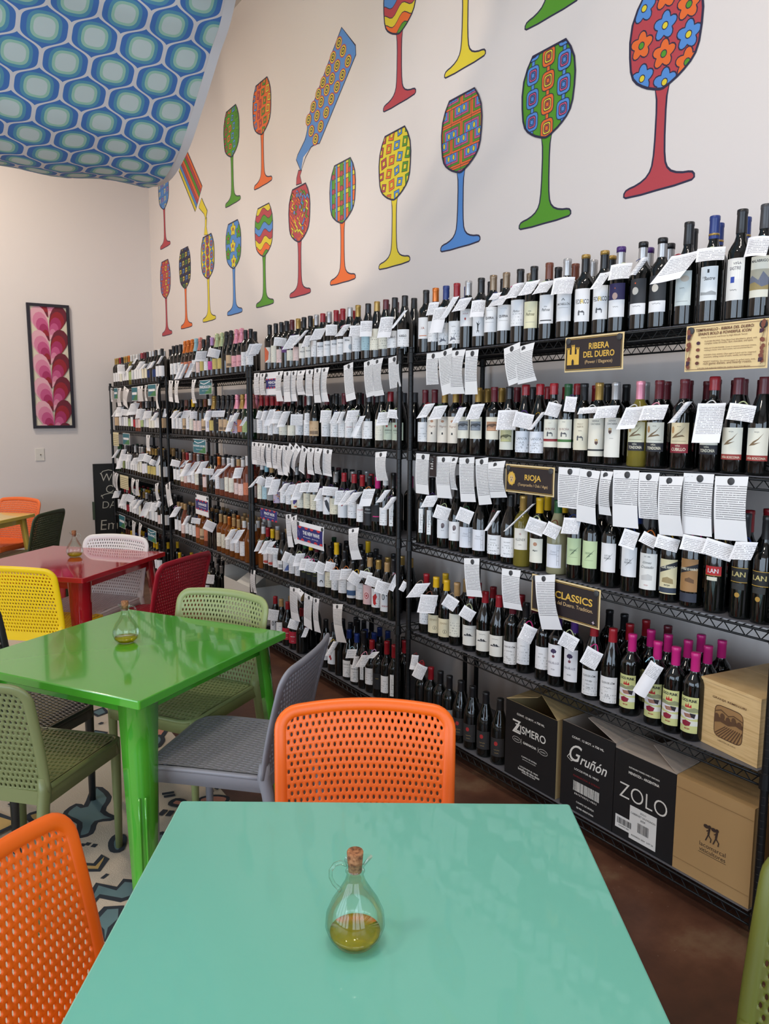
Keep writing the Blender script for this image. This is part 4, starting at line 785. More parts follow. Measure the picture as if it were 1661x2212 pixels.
# ---------------------------------------------------------------- cartons
CB = mat('cardboard_brown', (176, 140, 92), .8, bump=(30, .2, .002)); CBL = mat('cardboard_black', (22, 22, 24), .45); CBT = mat('cardboard_tan', (178, 156, 112), .8); CBG = mat('cardboard_grey', (176, 162, 150), .8); CWH = mat('cardboard_white', (216, 214, 208), .7)
LW = mat('carton_lettering', (226, 222, 214), .6)
def carton(label, y0, y1, h, x0, dp, front, inner, flaps, draw, side=None, z=None, rot=0):
    """open case standing on the bottom shelf; y0 is the edge on the right in the photo"""
    z = SZ[4]+.001 if z is None else z
    t = thing('wine_carton', label, 'carton', (x0, (y0+y1)/2, z)); t.rotation_euler.z = rot
    w_ = y1-y0; mb = MB(); th = .004; a = w_/2
    mb.box((0, -a, 0), (.002, a, h), front); mb.box((.002, -a, 0), (.004, a, h), inner)
    mb.box((.004, -a, 0), (dp, -a+th, h), side or inner); mb.box((.004, a-th, 0), (dp, a, h), side or inner); mb.box((dp-th, -a+th, 0), (dp, a-th, h), side or inner); mb.box((.004, -a+th, 0), (dp-th, a-th, th), inner)
    mb.build('box_body', t)
    for fl in flaps:
        mb = MB(); q = [V(p) for p in fl]; n = (q[1]-q[0]).cross(q[2]-q[0]).normalized()*.0015
        mb.add([p-n for p in q]+[p+n for p in q], [(3, 2, 1, 0), (4, 5, 6, 7)]+[(i, (i+1) % 4, (i+1) % 4+4, i+4) for i in range(4)], inner); mb.build('flap', t)
    F = Flat(lambda s_, zz, d_: (-.0003-d_, -s_, zz)); draw(F, w_, h)
    if F.mb.v: F.mb.build('print', t)
    return t
def z_zis(F, w_, h):
    F.text('CONT. 12 BOT. x 750 ML', LW, width=w_*.54, height=.009, cy=h*.86, bold=.02); F.text('ZISMERO', LW, width=w_*.60, height=h*.10, cy=h*.68, bold=.01)
    F.text('Z', LW, height=h*.17, cx=-w_*.27, cy=h*.69); F.text('GARNACHA', LW, width=w_*.26, cy=h*.52, bold=.03)
    for q in (-1, 1): F.line(circle(q*w_*.26, h*.52, w_*.085, h*.035, 12), .0014, LW); F.fill(rect(q*w_*.165-.0006, q*w_*.165+.0006, h*.485, h*.555), LW); F.text('ZISMERO', LW, width=w_*.10, cx=q*w_*.26, cy=h*.52)
    F.text('CAMPO DE BORJA', LW, width=w_*.30, height=h*.025, cy=h*.33, bold=.01); F.text('DENOMINACION DE ORIGEN', LW, width=w_*.26, cy=h*.30)
    F.text('LOCOS POR EL VINO', LW, width=w_*.36, height=h*.02, cy=h*.19, bold=.02)
    for k in range(2): F.text('botellas de vino tinto', LW, width=w_*(.42-.16*k), cy=h*(.155-.03*k), bold=.02)
def z_gru(F, w_, h):
    F.text('CONT. 12 BOT. x 750 ML', LW, width=w_*.60, height=.009, cy=h*.86, bold=.02); F.text('ruñón', LW, width=w_*.50, height=h*.115, cx=w_*.12, cy=h*.635, bold=.01, shear=.35)
    F.text('G', LW, width=w_*.24, height=h*.20, cx=-w_*.22, cy=h*.68, bold=.0, shear=.35); F.line([(-w_*.32, h*.66), (-w_*.38, h*.60), (-w_*.30, h*.57), (-w_*.18, h*.62)], .003, LW, False)
    F.text('LOCOS POR EL VINO', LW, width=w_*.46, height=h*.024, cy=h*.50, bold=.02); F.text('GARNACHA & SYRAH', mat('carton_red', (120, 30, 34), .6), width=w_*.50, height=h*.022, cy=h*.42, bold=.02)
    x = -w_*.25; r_ = random.Random(5)
    F.fill(rect(-w_*.25, w_*.25, h*.245, h*.36), LW); d = F.d
    while x < w_*.24: k = r_.choice((.0012, .002, .003)); F.fill(rect(x, x+k, h*.245, h*.36), CBL, False); x += k+r_.choice((.0014, .0022, .0034))
    F.d += .0002
    F.text('8 8 4 3 7 0 0 5 2 1 4 8 6 5', LW, width=w_*.42, height=.008, cy=h*.215, bold=.02); F.text('CAMPO DE BORJA', LW, width=w_*.34, height=h*.026, cy=h*.12, bold=.01); F.text('RED WINE - PRODUCT OF SPAIN', LW, width=w_*.32, height=.007, cy=h*.06, bold=.03)
LAB_W = mat('carton_sticker', (226, 224, 220), .6)
def z_zolo(F, w_, h):
    F.text('SUSTAINABLY FARMED FAMILY VINEYARDS', LW, width=w_*.50, height=.006, cy=h*.85, bold=.02); F.text('MENDOZA - ARGENTINA', LW, width=w_*.50, height=h*.03, cy=h*.79, bold=.03); F.text('ZOLO', LW, width=w_*.78, height=h*.17, cy=h*.56, bold=-.01)
    F.fill(rect(-w_*.20, w_*.24, h*.05, h*.43), LAB_W); F.fill(rect(-w_*.44, -w_*.12, h*.10, h*.25), LAB_W)
    F.text('ZOLO', INK, width=w_*.10, cx=.02*w_, cy=h*.39); F.text('CABERNET SAUVIGNON', INK, width=w_*.40, height=h*.022, cx=.02*w_, cy=h*.35); F.text('2024', INK, width=w_*.08, cx=.02*w_, cy=h*.31)
    r_ = random.Random(9); x = -.06*w_
    while x < w_*.12: k = r_.choice((.0012, .002)); F.fill(rect(x, x+k, h*.16, h*.27), INK, False); x += k+r_.choice((.0014, .0022))
    x = -.41*w_
    while x < -w_*.16: k = r_.choice((.0012, .002, .003)); F.fill(rect(x, x+k, h*.155, h*.225), INK, False); x += k+r_.choice((.0014, .0022))
    F.text('ALMARDA 2024   LOT 24', INK, width=w_*.36, cx=.02*w_, cy=h*.10); F.text('ALMARDA 2024', INK, width=w_*.18, cx=-.29*w_, cy=h*.135)
INKB = mat('carton_ink', (58, 42, 34), .7)
def z_bro(F, w_, h):
    F.text('lacomarcal', INKB, width=w_*.34, height=h*.045, cx=.02*w_, cy=h*.41); F.text('viticultores', INKB, width=w_*.34, height=h*.042, cx=.02*w_, cy=h*.355); F.fill(rect(-w_*.16, w_*.20, h*.318, h*.322), INKB)
    for q in (-.03, .07):
        x, z = q*w_, h*.50
        F.fill(circle(x, z+.040, .006, .006, 10), INKB); F.line([(x, z+.034), (x-.003, z+.012)], .007, INKB, False); F.line([(x-.003, z+.012), (x-.012, z-.012)], .004, INKB, False); F.line([(x-.003, z+.012), (x+.008, z+.0), (x+.006, z-.012)], .004, INKB, False); F.line([(x, z+.03), (x-.010, z+.022)], .003, INKB, False); F.fill(circle(x-.012, z+.038, .010, .007, 8), INKB)
    F.fill(rect(-w_/2, w_/2, h*.125, h*.128), mat('carton_crease', (138, 106, 66), .8)); F.fill(rect(-w_/2, w_/2, h*.885, h*.889), mat('carton_crease', (138, 106, 66), .8))
X0 = XF+.016
def YY(px, py=1700): return onx(px, py, X0).y
yz0, yz1 = YY(1199), YY(1091, 1600)
w1 = yz1-yz0
carton('black open wine carton with tan flaps, leftmost of the four large cartons', yz0, yz1, .335, X0, .40, CBL, CBT,
  [[(.002, w1/2, .335), (.40, w1/2, .335), (.38, w1/2-.02, .37), (.05, w1/2-.14, .372)], [(.002, -w1/2, .335), (.40, -w1/2, .335), (.36, -w1/2+.16, .375), (.08, -w1/2+.17, .378)]], z_zis)
yg0, yg1 = YY(1326), YY(1210); w1 = yg1-yg0
carton('black wine carton with white script lettering and a barcode below it', yg0, yg1, .35, X0, .40, CBL, CBG,
  [[(.002, -w1/2, .35), (.40, -w1/2, .35), (.38, -w1/2+.13, .385), (.03, -w1/2+.16, .388)]], z_gru)
yo0, yo1 = YY(1457, 1760), YY(1325); w1 = yo1-yo0
carton('black wine carton with four huge serif letters and white stickers', yo0, yo1, .335, X0, .40, CBL, CBG,
  [[(.002, w1/2, .335), (.002, -w1/2, .335), (.13, -w1/2, .35), (.13, w1/2, .355)], [(.002, -w1/2, .337), (.40, -w1/2, .337), (.38, -w1/2+.10, .36), (.06, -w1/2+.14, .375)]], z_zolo)
yb0, yb1 = YY(1624, 1850), YY(1458, 1760); w1 = yb1-yb0
carton('plain brown carton with two walking figures printed on it', yb0, yb1, .335, X0, .40, CB, CB,
  [[(.001, w1/2, .336), (.001, -w1/2, .336), (.20, -w1/2, .345), (.19, w1/2, .35)], [(.40, w1/2, .336), (.40, -w1/2, .336), (.21, -w1/2, .35), (.20, w1/2, .348)]], z_bro)
carton('dark brown carton at the right edge beyond the rack post', .62, 1.12, .36, XF+.03, .40, CB, CB, [], lambda F, w_, h: F.text('A', INKB, height=.07, cx=-.10 if False else -w_*.36, cy=h*.5))
t = carton('white open carton half hidden behind the green chair, bottom shelf', 5.06, 5.60, .29, XF+.03, .36, CWH, CWH,
  [[(.0, -.26, .29), (.0, .02, .29), (.10, .0, .36), (.10, -.26, .36)], [(.0, .26, .29), (.34, .26, .29), (.34, .25, .38), (.0, .25, .38)]], lambda F, w_, h: (F.text('CARDI', INKB, width=.10, cx=.02, cy=h*.55, bold=.03)))
# wooden crate on the fourth shelf
CRATE = mat('crate_wood', rough=.6); nt = NT(CRATE); v_, c_ = nt.coord()
wv = nt.noise(nt.comb(nt.math('MULTIPLY', c_[0], 4), nt.math('MULTIPLY', c_[1], 3), nt.math('MULTIPLY', c_[2], 60)), 2.0, 4)
nt.L.new(nt.ramp(wv, [(.3, (196, 158, 104)), (.55, (220, 186, 132)), (.7, (206, 168, 114))]), nt.b.inputs['Base Color'])
p0 = onx(1511, 1560, XF+.055); p1 = onx(1635, 1655, XF+.02); cw = (p0-p1).to_2d().length
t = thing('wooden_crate', 'pine wine crate with a branded vineyard picture, fourth shelf', 'crate', ((p0.x+p1.x)/2, (p0.y+p1.y)/2, SZ[3]+.001), atan2(p0.y-p1.y, p0.x-p1.x)-pi/2)
mb = MB(); a = cw/2; ch = .215; dp = .32
mb.box((0, -a, 0), (.012, a, ch), CRATE); mb.box((dp-.012, -a, 0), (dp, a, ch), CRATE); mb.box((.012, -a, 0), (dp-.012, -a+.008, ch), CRATE); mb.box((.012, a-.008, 0), (dp-.012, a, ch), CRATE); mb.box((.012, -a+.008, 0), (dp-.012, a-.008, .01), CRATE)
mb.build('box_body', t)
mb = MB(); mb.box((-.002, -a-.002, ch+.0005), (dp*.62, a+.002, ch+.010), CRATE); mb.box((dp*.62+.002, -a-.002, ch+.0005), (dp+.002, a+.002, ch+.010), CRATE); mb.build('lid', t)
BURN = mat('crate_branding', (92, 62, 38), .7); BURL = mat('crate_branding_light', (160, 120, 74), .7)
F = Flat(lambda s_, zz, d_: (-.0003-d_, -s_, zz)); pr = [(.055*(1 if abs(cos(k*pi/12)) > .5 else .96)*(abs(cos(k*pi/12))**.35)*(1 if cos(k*pi/12) > 0 else -1), .098+.054*(abs(sin(k*pi/12))**.35)*(1 if sin(k*pi/12) >= 0 else -1)) for k in range(24)]
F.shape(pr, BURL, .003, BURN); F.cl = ccw(pr)
for k in range(9): F.line([(-.06+.012*k, .045), (-.01+.008*k, .088)], .0035, BURN, False)
F.fill([(-.06, .088), (-.03, .098), (0, .094), (.03, .104), (.06, .098), (.06, .112), (.03, .116), (-.01, .108), (-.06, .116)], BURN)
F.line([(-.06, .125), (-.03, .138), (0, .126), (.02, .134), (.06, .124)], .003, BURN, False)
for k in range(5): F.fill(circle(-.045+.022*k, .112+.006*(k % 2), .009, .011, 8), BURN)
F.cl = None
F.text('GRANJA REMELLURI', BURN, width=.13, height=.009, cy=.172, bold=.01); F.text('LABASTIDA DE ALAVA', BURN, width=.07, cy=.034)
F.mb.build('branding', t)
# ---------------------------------------------------------------- mural on the right wall
PC = {k: mat('mural_'+n, c, .6) for k, n, c in (('r', 'red', (184, 66, 74)), ('g', 'green', (84, 150, 36)), ('b', 'blue', (84, 140, 208)), ('y', 'yellow', (226, 204, 50)), ('o', 'orange', (232, 108, 44)), ('p', 'pink', (196, 84, 124)), ('k', 'outline', (44, 40, 66)))}
OW = .0085; MST = .00002
def wallfn(yc): return lambda s, z, d: (XW-.0006-d, yc-s, z)
def bowl(zr, zj, hw, rim):
    pts = []; h = zr-zj
    pr = [(0, .04), (.02, .20), (.06, .42), (.10, .58), (.15, .74), (.21, .86), (.30, .94), (.45, .985), (.60, 1.0), (.76, .95), (.89, .81), (1.0, rim/hw)]
    R_ = [(hw*w_, zj+h*t) for t, w_ in pr]
    return R_+[(-x, z) for x, z in R_[::-1]]
def nested(F, pts, cols, lw, k=.62):
    cx = sum(p[0] for p in pts)/len(pts); cz = sum(p[1] for p in pts)/len(pts)
    for i, c in enumerate(cols):
        q = [(cx+(x-cx)*k**i, cz+(z-cz)*k**i) for x, z in pts]; F.shape(q, PC[c], lw, PC['k'])
def rsq(cx, cz, a, b, n=4, r_=None): return [(cx+a*abs(cos(t))**.5*(1 if cos(t) >= 0 else -1), cz+b*abs(sin(t))**.5*(1 if sin(t) >= 0 else -1)) for t in [2*pi*(k+.5)/12 for k in range(12)]]
def pat(F, kind, z0, z1, hw, base, seed):
    r_ = random.Random(seed); lw = .004
    F.fill(rect(-1, 1, z0-.1, z1+.1), PC[base])
    if kind == 'flowers':
        cs = [(-.105, .34, 'b'), (0, .35, 'o'), (.11, .355, 'b'), (-.05, .26, 'b') if False else (0.0, .235, 'b'), (.105, .27, 'o'), (-.105, .24, 'o') if False else (-.11, .20, 'o'), (.0, .13, 'o'), (.11, .16, 'b'), (-.10, .07, 'b'), (.01, .02, 'b'), (.11, .06, 'o'), (-.10, .44, 'o'), (.05, .45, 'b')]
        for x, z, c in cs:
            z = z0+z; p = [(x+.056*(.62+.38*abs(sin(2.5*t+1)))*cos(t), z+.056*(.62+.38*abs(sin(2.5*t+1)))*sin(t)) for t in [2*pi*k/30 for k in range(30)]]
            F.shape(p, PC[c], lw*1.4, PC['k']); F.shape(circle(x, z, .014, .014, 10), PC['y' if c == 'b' else 'g'], lw, PC['k'])
    elif kind == 'blossom':
        for x, z, c in [(0, .33, 'y'), (-.01, .19, 'y'), (.0, .06, 'y'), (-.11, .27, 'g'), (.12, .29, 'g'), (-.12, .14, 'g'), (.12, .13, 'g'), (.1, .03, 'g')]:
            z = z0+z; p = [(x+.058*(.6+.4*abs(sin(2.5*t+1)))*cos(t), z+.058*(.6+.4*abs(sin(2.5*t+1)))*sin(t)) for t in [2*pi*k/30 for k in range(30)]]
            F.shape(p, PC[c], lw, PC['k']); F.shape(circle(x, z, .014, .014, 8), PC['r'], lw, PC['k'])
    elif kind == 'links':
        cc = {'g': ('bpb', 'oyo'), 'b': ('yoy', 'gyb'), 'y': ('bop', 'rbr')}.get(base, ('bpb', 'oyo'))
        for q in (-1, 0, 1):
            x = q*.10; ca = cc[abs(q) == 0]
            F.shape(rect(x-.010, x+.010, z0-.05, z1+.05), PC[ca[0]], lw, PC['k'])
            for k in range(5): nested(F, rsq(x, z0-.01+.105*k+(.05 if q == 0 else 0), .040, .042), ca+ca[0], lw, .64)
    elif kind == 'maze':
        cc = dict(b='gorb', k='ky').get(base, 'gorb'); n = 4; st = .085
        for i in range(n):
            for j in range(6):
                x = -.17+i*st; z = z0-.04+j*st*.9; fx = 1 if (i+j) % 2 else -1; fz = 1 if (i*3+j) % 3 else -1
                F.shape(rect(x, x+st, z, z+st*.9), PC['o'], lw, PC['k'])
                for k, c in enumerate('gpb'):
                    a = st*(.15+.15*k); 
                    xa, xb = (x+a, x+st) if fx > 0 else (x, x+st-a); za, zb = (z+a*.9, z+st*.9) if fz > 0 else (z, z+st*.9-a*.9)
                    F.shape(rect(xa, xb, za, zb), PC[c], lw*.8, PC['k'])
                F.shape(circle(x+st*(.74 if fx > 0 else .26), z+st*(.66 if fz > 0 else .24), .010, .015, 8), PC['y'], lw*.7, PC['k'])
    elif kind == 'blocks':
        i = 0; cs = {'y': 'robg', 'o': 'brgy', 'r': 'boyb', 'k': 'yygy', 'b': 'yory'}.get(base, 'robg')
        for j in range(6):
            for q in range(4):
                x = -.135+q*.085+(j % 2)*.03-.01; z = z0+.02+j*.072; a = .024+.008*r_.random(); b = .022+.010*r_.random(); rot = r_.uniform(-.25, .25)
                p = [(x+u_*cos(rot)-v_*sin(rot), z+u_*sin(rot)+v_*cos(rot)) for u_, v_ in ((-a, -b), (a*.8, -b), (a, b*.9), (-a*.8, b))]
                nested(F, p, cs[i % 4]+base if base != 'k' else 'yk', lw, .5); i += 1
    elif kind == 'key':
        for j in range(6):
            for q in range(4):
                x = -.16+q*.085; z = z0-.01+j*.075; c = 'ygyb'[(j+q) % 4] if base == 'k' else 'ybyr'[(j*2+q) % 4]
                F.shape(rect(x, x+.078, z, z+.066), PC['b' if base == 'b' else 'k'], lw*.6, PC['k'])
                F.line([(x+.014, z+.01), (x+.014, z+.052), (x+.05, z+.052), (x+.05, z+.024), (x+.032, z+.024)], .012, PC[c], False)
    elif kind == 'plaid':
        for k in range(5): F.shape(rect(-.3, .3, z0-.01+.095*k, z0+.02+.095*k), PC['y'], lw, PC['k'])
        for q in (-1, 0, 1): F.shape(rect(q*.11-.03, q*.11+.012, z0-.1, z1+.1), PC['g'], lw, PC['k']); [F.shape(circle(q*.11-.01, z0+.035+.095*k, .022, .020, 6), PC['r'], lw, PC['k']) for k in range(5)]
        for q in (-.075, .035, -.15, .12): F.shape(rect(q-.012, q+.012, z0-.1, z1+.1), PC['b'], lw, PC['k'])
    elif kind == 'wave':
        cs = 'bgoyrbgryobg'
        for k in range(10):
            zt = z0-.04+.06*k; top = [(x/40, zt+.06*1.0+.020*sin(x/40*34+k*.3)) for x in range(-10, 11)]
            bot = [(x/40, zt-.02+.020*sin(x/40*34+k*.3)) for x in range(-10, 11)]
        for k in range(9, -1, -1):
            zt = z0-.03+.055*k; n_ = 16; xs = [-.2+.4*i/n_ for i in range(n_+1)]
            f = lambda x: zt+.022*sin(x*32+k*.25)
            for i in range(n_): F.fill([(xs[i], -1+z0), (xs[i+1], -1+z0), (xs[i+1], f(xs[i+1])), (xs[i], f(xs[i]))], PC[cs[k]], i == 0)
            F.line([(x, f(x)) for x in xs], lw*1.2, PC['k'], False)
    elif kind == 'swirl':
        for k in range(34):
            x = -.12+.06*(k % 5)+r_.uniform(-.02, .02); z = z0+.03+.052*(k//5)+r_.uniform(-.01, .01); c = r_.choice('boygbyo'); a = r_.uniform(0, 6)
            p = [(x+.034*t*cos(a)+.016*sin(t*4)*sin(a), z+.034*t*sin(a)+.016*sin(t*4)*cos(a)) for t in (-1, -.5, 0, .5, 1)]
            F.line(p, .020, PC['k'], False); F.line(p, .013, PC[c], False)
        for k in range(6): x = r_.uniform(-.12, .12); z = z0+r_.uniform(.04, .34); nested(F, rsq(x, z, .02, .022), 'ob', lw)
def stem_shapes(F, zf, zj, M):
    R_ = [(.158, .003), (.168, .010), (.167, .022), (.158, .032), (.140, .037), (.115, .040), (.085, .048), (.060, .060), (.042, .078), (.032, .100), (.026, .140), (.023, .20), (.022, .30), (.024, .35), (.033, .392)]
    k = (zj-zf)/.395
    p = [(x, zf+z*k) for x, z in R_]+[(-x, zf+z*k) for x, z in R_[::-1]]
    base = [(-.158, zf+.003*k), (-.08, zf-.001), (0, zf), (.08, zf-.001)]
    p = p+base[1:]
    # split in convex-ish pieces for a clean fill
    n = len(R_)
    F.d += F.step
    for i in range(n-1):
        q = [(R_[i][0], zf+R_[i][1]*k), (R_[i+1][0], zf+R_[i+1][1]*k), (-R_[i+1][0], zf+R_[i+1][1]*k), (-R_[i][0], zf+R_[i][1]*k)]
        if abs(R_[i][1]-R_[i+1][1]) > 1e-5: F.fill(q, M, False)
    F.fill([(-.158, zf+.0032*k), (-.08, zf-.001), (0, zf), (.08, zf-.001), (.158, zf+.0032*k)], M, False)
    F.line(p, OW, PC['k'])
GLN = dict(r='red', g='green', b='blue', y='yellow', o='orange')
def glass(px, py, stem, base, kind, label, seed=1, zf=None, dz=.78):
    """px,py = foot centre in the photo"""
    c = onx(px, py, XW); zf = c.z-.01 if zf is None else zf; yc = c.y
    t = thing('painted_wine_glass', label, 'painted glass', (0, 0, 0), 0, 'wine glasses painted on the mural wall')
    F = Flat(wallfn(yc), None, MST); stem_shapes(F, zf, zf+.40, PC[stem]); F.mb.build('stem', t)
    b = bowl(zf+dz, zf+.39, .168, .105); F = Flat(wallfn(yc), b, MST); F.d = .0003
    pat(F, kind, zf+.39, zf+dz, .168, base, seed); F.cl = None; F.line(b, OW*1.2, PC['k']); F.mb.build('bowl', t)
ZL = 2.568
L1 = 'lower row of the mural'
for a in ((1420, 405, 'r', 'r', 'flowers', 'painted glass with blue and orange flowers on red, red stem', 1), (1175, 478, 'g', 'g', 'links', 'painted green glass with chains of nested squares', 2), (993, 530, 'b', 'b', 'maze', 'painted glass with blue and orange maze, blue stem', 3),
          (851, 571, 'y', 'y', 'blocks', 'painted yellow glass with scattered crooked blocks', 4), (740, 607, 'o', 'o', 'plaid', 'painted glass with orange plaid and blue stripes', 5), (648, 636, 'r', 'r', 'swirl', 'painted red glass filled by the blue bottle', 6),
          (572, 658, 'g', 'g', 'wave', 'painted glass with wavy rainbow bands, green stem, lower row', 7), (507, 676, 'b', 'b', 'blossom', 'painted blue glass with yellow blossoms', 8), (452, 691, 'y', 'y', 'links', 'painted yellow glass filled by the striped bottle', 9),
          (403, 706, 'o', 'k', 'key', 'painted black and yellow glass with orange stem', 10), (361, 722, 'r', 'r', 'blocks', 'painted red patterned glass in the corner, lower row', 11)):
    glass(*a[:7], zf=None)
for a in ((357, 532, 'r', 'b', 'key', 'painted blue glass with red stem, under the fabric, nearest the corner', 12), (503, 438, 'g', 'g', 'blocks', 'painted green glass, left one of the upper pair', 13), (568, 398, 'o', 'o', 'blocks', 'painted orange glass, right one of the upper pair', 14),
          (862, 220, 'r', 'r', 'wave', 'painted glass with red stem and rainbow bowl cut by the top edge', 15), (1003, 142, 'y', 'y', 'blocks', 'painted yellow stem whose bowl is above the frame', 16), (1190, 30, 'g', 'g', 'links', 'painted green foot cut off at the top edge', 17)):
    glass(*a[:7])
def wp(pts): return [(-(onx(x, y, XW).y), onx(x, y, XW).z) for x, y in pts]
fn0 = lambda s, z, d: (XW-.0006-d, -s, z)
# blue bottle pouring
t = thing('painted_bottle', 'painted blue bottle with yellow rings pouring a red stream', 'painted bottle', (0, 0, 0))
out = wp([(738, 59), (768, 98), (769, 118), (690, 310), (681, 311), (672, 318), (660, 340), (650, 370), (640, 345), (643, 335), (660, 300), (664, 280), (664, 258)])
F = Flat(fn0, None, MST)
body = wp([(738, 59), (768, 98), (769, 118), (690, 310), (664, 300), (664, 258)]); neck = wp([(664, 280), (690, 310), (681, 311), (672, 318), (655, 348), (650, 370), (640, 345), (643, 335), (656, 308)])
F.fill(body, PC['b']); F.fill(wp([(664, 282), (690, 310), (672, 318), (655, 340), (643, 337), (656, 308)]), PC['b']); F.fill(wp([(640, 345), (643, 337), (655, 340), (650, 370)]), PC['b']); F.line(out, OW, PC['k'])
for cx_, cy_ in ((732, 93), (741, 110), (719, 124), (752, 132), (728, 142), (709, 152), (740, 162), (717, 170), (698, 178), (728, 188), (706, 194), (688, 203), (716, 214), (694, 220), (677, 231), (705, 243), (685, 250), (667, 259), (693, 273), (673, 283), (682, 301)):
    c = onx(cx_, cy_, XW); 
    for k, cc in enumerate('rykyk'):
        F.fill(circle(-c.y, c.z, .044*(1-.19*k), .040*(1-.19*k), 14), PC[cc])
F.mb.build('bottle', t)
F = Flat(fn0); st = wp([(645, 368), (652, 368), (648, 380), (652, 396), (640, 400), (641, 385)]); F.fill(st, PC['r']); F.line(st, OW, PC['k']); F.mb.build('stream', t)
t = thing('painted_bottle', 'painted striped bottle with yellow neck pouring into a yellow glass', 'painted bottle', (0, 0, 0))
F = Flat(fn0, None, MST)
A0, A1, B1, B0 = wp([(401, 318), (387, 370), (422, 457), (437, 402)])
for k, cc in enumerate('orgorby'[::-1]):
    f0, f1 = k/7, (k+1)/7
    L = lambda p, q, f: (p[0]+(q[0]-p[0])*f, p[1]+(q[1]-p[1])*f)
    q = [L(A0, A1, 1-f1), L(A0, A1, 1-f0), L(B0, B1, 1-f0), L(B0, B1, 1-f1)]; F.shape(q, PC[cc], .005, PC['k'])
    for j in range(1, 16): 
        a = L(q[0], q[3], j/16); b = L(q[1], q[2], j/16); F.line([a, b], .0028, PC['k'], False)
F.line([A0, A1, B1, B0], OW, PC['k'])
nk = wp([(436, 428), (441, 440), (448, 455), (445, 474), (441, 462), (430, 449), (430, 447)]); F.fill(nk, PC['y']); F.line(nk, OW*.8, PC['k']); F.mb.build('bottle', t)
F = Flat(fn0); st = wp([(443, 470), (447, 470), (446, 490), (449, 507), (441, 508), (443, 488)]); F.fill(st, PC['y']); F.line(st, OW*.7, PC['k']); F.mb.build('stream', t)
# ---------------------------------------------------------------- back wall things
YW = YB
def bp(x, y, Y=YW): return ony(x, y, Y)
tl, br = bp(59, 655), bp(160, 924); px0, px1 = bp(59, 655).x, (bp(151, 661).x+bp(160, 924).x)/2; px0 = (bp(59, 655).x+bp(70, 925).x)/2; pz1, pz0 = bp(100, 657).z, bp(115, 925).z
t = thing('framed_print', 'tall framed print of pink and red leaf shapes, back wall', 'picture', ((px0+px1)/2, YW-.001, pz0)); t.rotation_euler.y = R(-.4)
w_, h = px1-px0, pz1-pz0; a = w_/2; b = .030; FR = mat('picture_frame_black', (36, 32, 42), .4)
mb = MB()
for q in (((-a, -.03, 0), (-a+b, 0, h)), ((a-b, -.03, 0), (a, 0, h)), ((-a+b, -.03, 0), (a-b, 0, b)), ((-a+b, -.03, h-b), (a-b, 0, h))): mb.box(q[0], q[1], FR)
mb.build('frame', t)
F = Flat(lambda s_, z_, d_: (s_, -.016-d_, z_), rect(-a+b, a-b, b, h-b)); F.fill(rect(-a, a, 0, h), mat('print_cream', (222, 210, 186), .6))
iw = a-b; pitch = (h-2*b)/5.05
hc = [mat('print_'+n, c, .6) for n, c in (('wine', (108, 26, 44)), ('red', (150, 28, 40)), ('magenta', (168, 44, 96)), ('rose', (196, 84, 132)), ('pink', (216, 130, 160)), ('blush', (226, 170, 182)))]
def leaf(sgn, tz, k, hh):
    pr = [(0, 0), (.01, .30), (.03, .55), (.10, .74), (.25, .90), (.45, .985), (.62, 1.0), (.82, .96), (.97, .86), (1.04, .74), (1.02, .62), (.90, .50), (.70, .36), (.40, .22), (.15, .09)]
    return [(sgn*x*iw*k, tz+z*hh*k) for x, z in pr]
for n in range(7):
    tz = h-b-.06-(n-.55)*pitch-pitch*.72
    for sgn in (-1, 1):
        cs = hc if sgn > 0 else hc[::-1]
        for i in range(6): F.fill(leaf(sgn, tz-(0 if sgn > 0 else .012), 1-.165*i, pitch*1.48), cs[i])
F.mb.build('print', t)
# socket / switch plate
c = bp(86, 982); t = thing('wall_plate', 'white wall plate with a small jack, below the framed print', 'wall plate', (c.x, YW, c.z)); PLT = mat('plate_white', (224, 218, 208), .4)
mb = MB(); mb.box((-.045, -.006, -.066), (.045, 0, .066), PLT); mb.box((-.042, -.008, -.063), (.042, -.006, .063), PLT); mb.build('plate', t)
mb = MB(); mb.lathe([(0, .010), (.006, .010), (.006, 0)], 12, mat('jack_metal', (120, 112, 96), .3, metal=.7)); mb.build('jack', t, Matrix.Translation((.006, -.008, 0)) @ Matrix.Rotation(pi/2, 4, 'X'))
# chalkboard
x0, x1 = bp(201, 1003, YW-.05).x, bp(201, 1003, YW-.05).x+.66; z1 = bp(220, 1002, YW-.05).z
t = thing('chalkboard', 'black chalkboard with white chalk writing, behind the racks', 'chalkboard', ((x0+x1)/2, YW-.022, 0)); CHB = mat('chalkboard_black', (26, 27, 26), .6); CHK = mat('chalk', (196, 192, 178), .9)
mb = MB(); mb.box((-.33, -.02, .10), (.33, 0, z1), CHB); mb.build('board', t)
mb = MB()
for q in (-.32, .30): mb.box((q, -.018, 0), (q+.02, -.002, .10), FR); mb.box((q, .0, 0), (q+.02, .018, .03), FR)
mb.build('foot', t)
F = Flat(lambda s_, z_, d_: (s_, -.0205-d_, z_))
def chx(px, py): p = bp(px, py, YW-.044); return p.x-(x0+x1)/2, p.z
for s_, px, py, ht in (('We', 236, 1031, .085), ('O', 238, 1056, .085), ('DA', 236, 1090, .075), ('Em', 236, 1133, .11)):
    cx_, cz_ = chx(px, py); F.text(s_, CHK, height=ht, cx=cx_, cy=cz_, shear=.1, bold=-.012)
cx_, cz_ = chx(276, 1132); F.text('our', CHK, height=.07, cx=cx_+.03, cy=cz_, shear=.1)
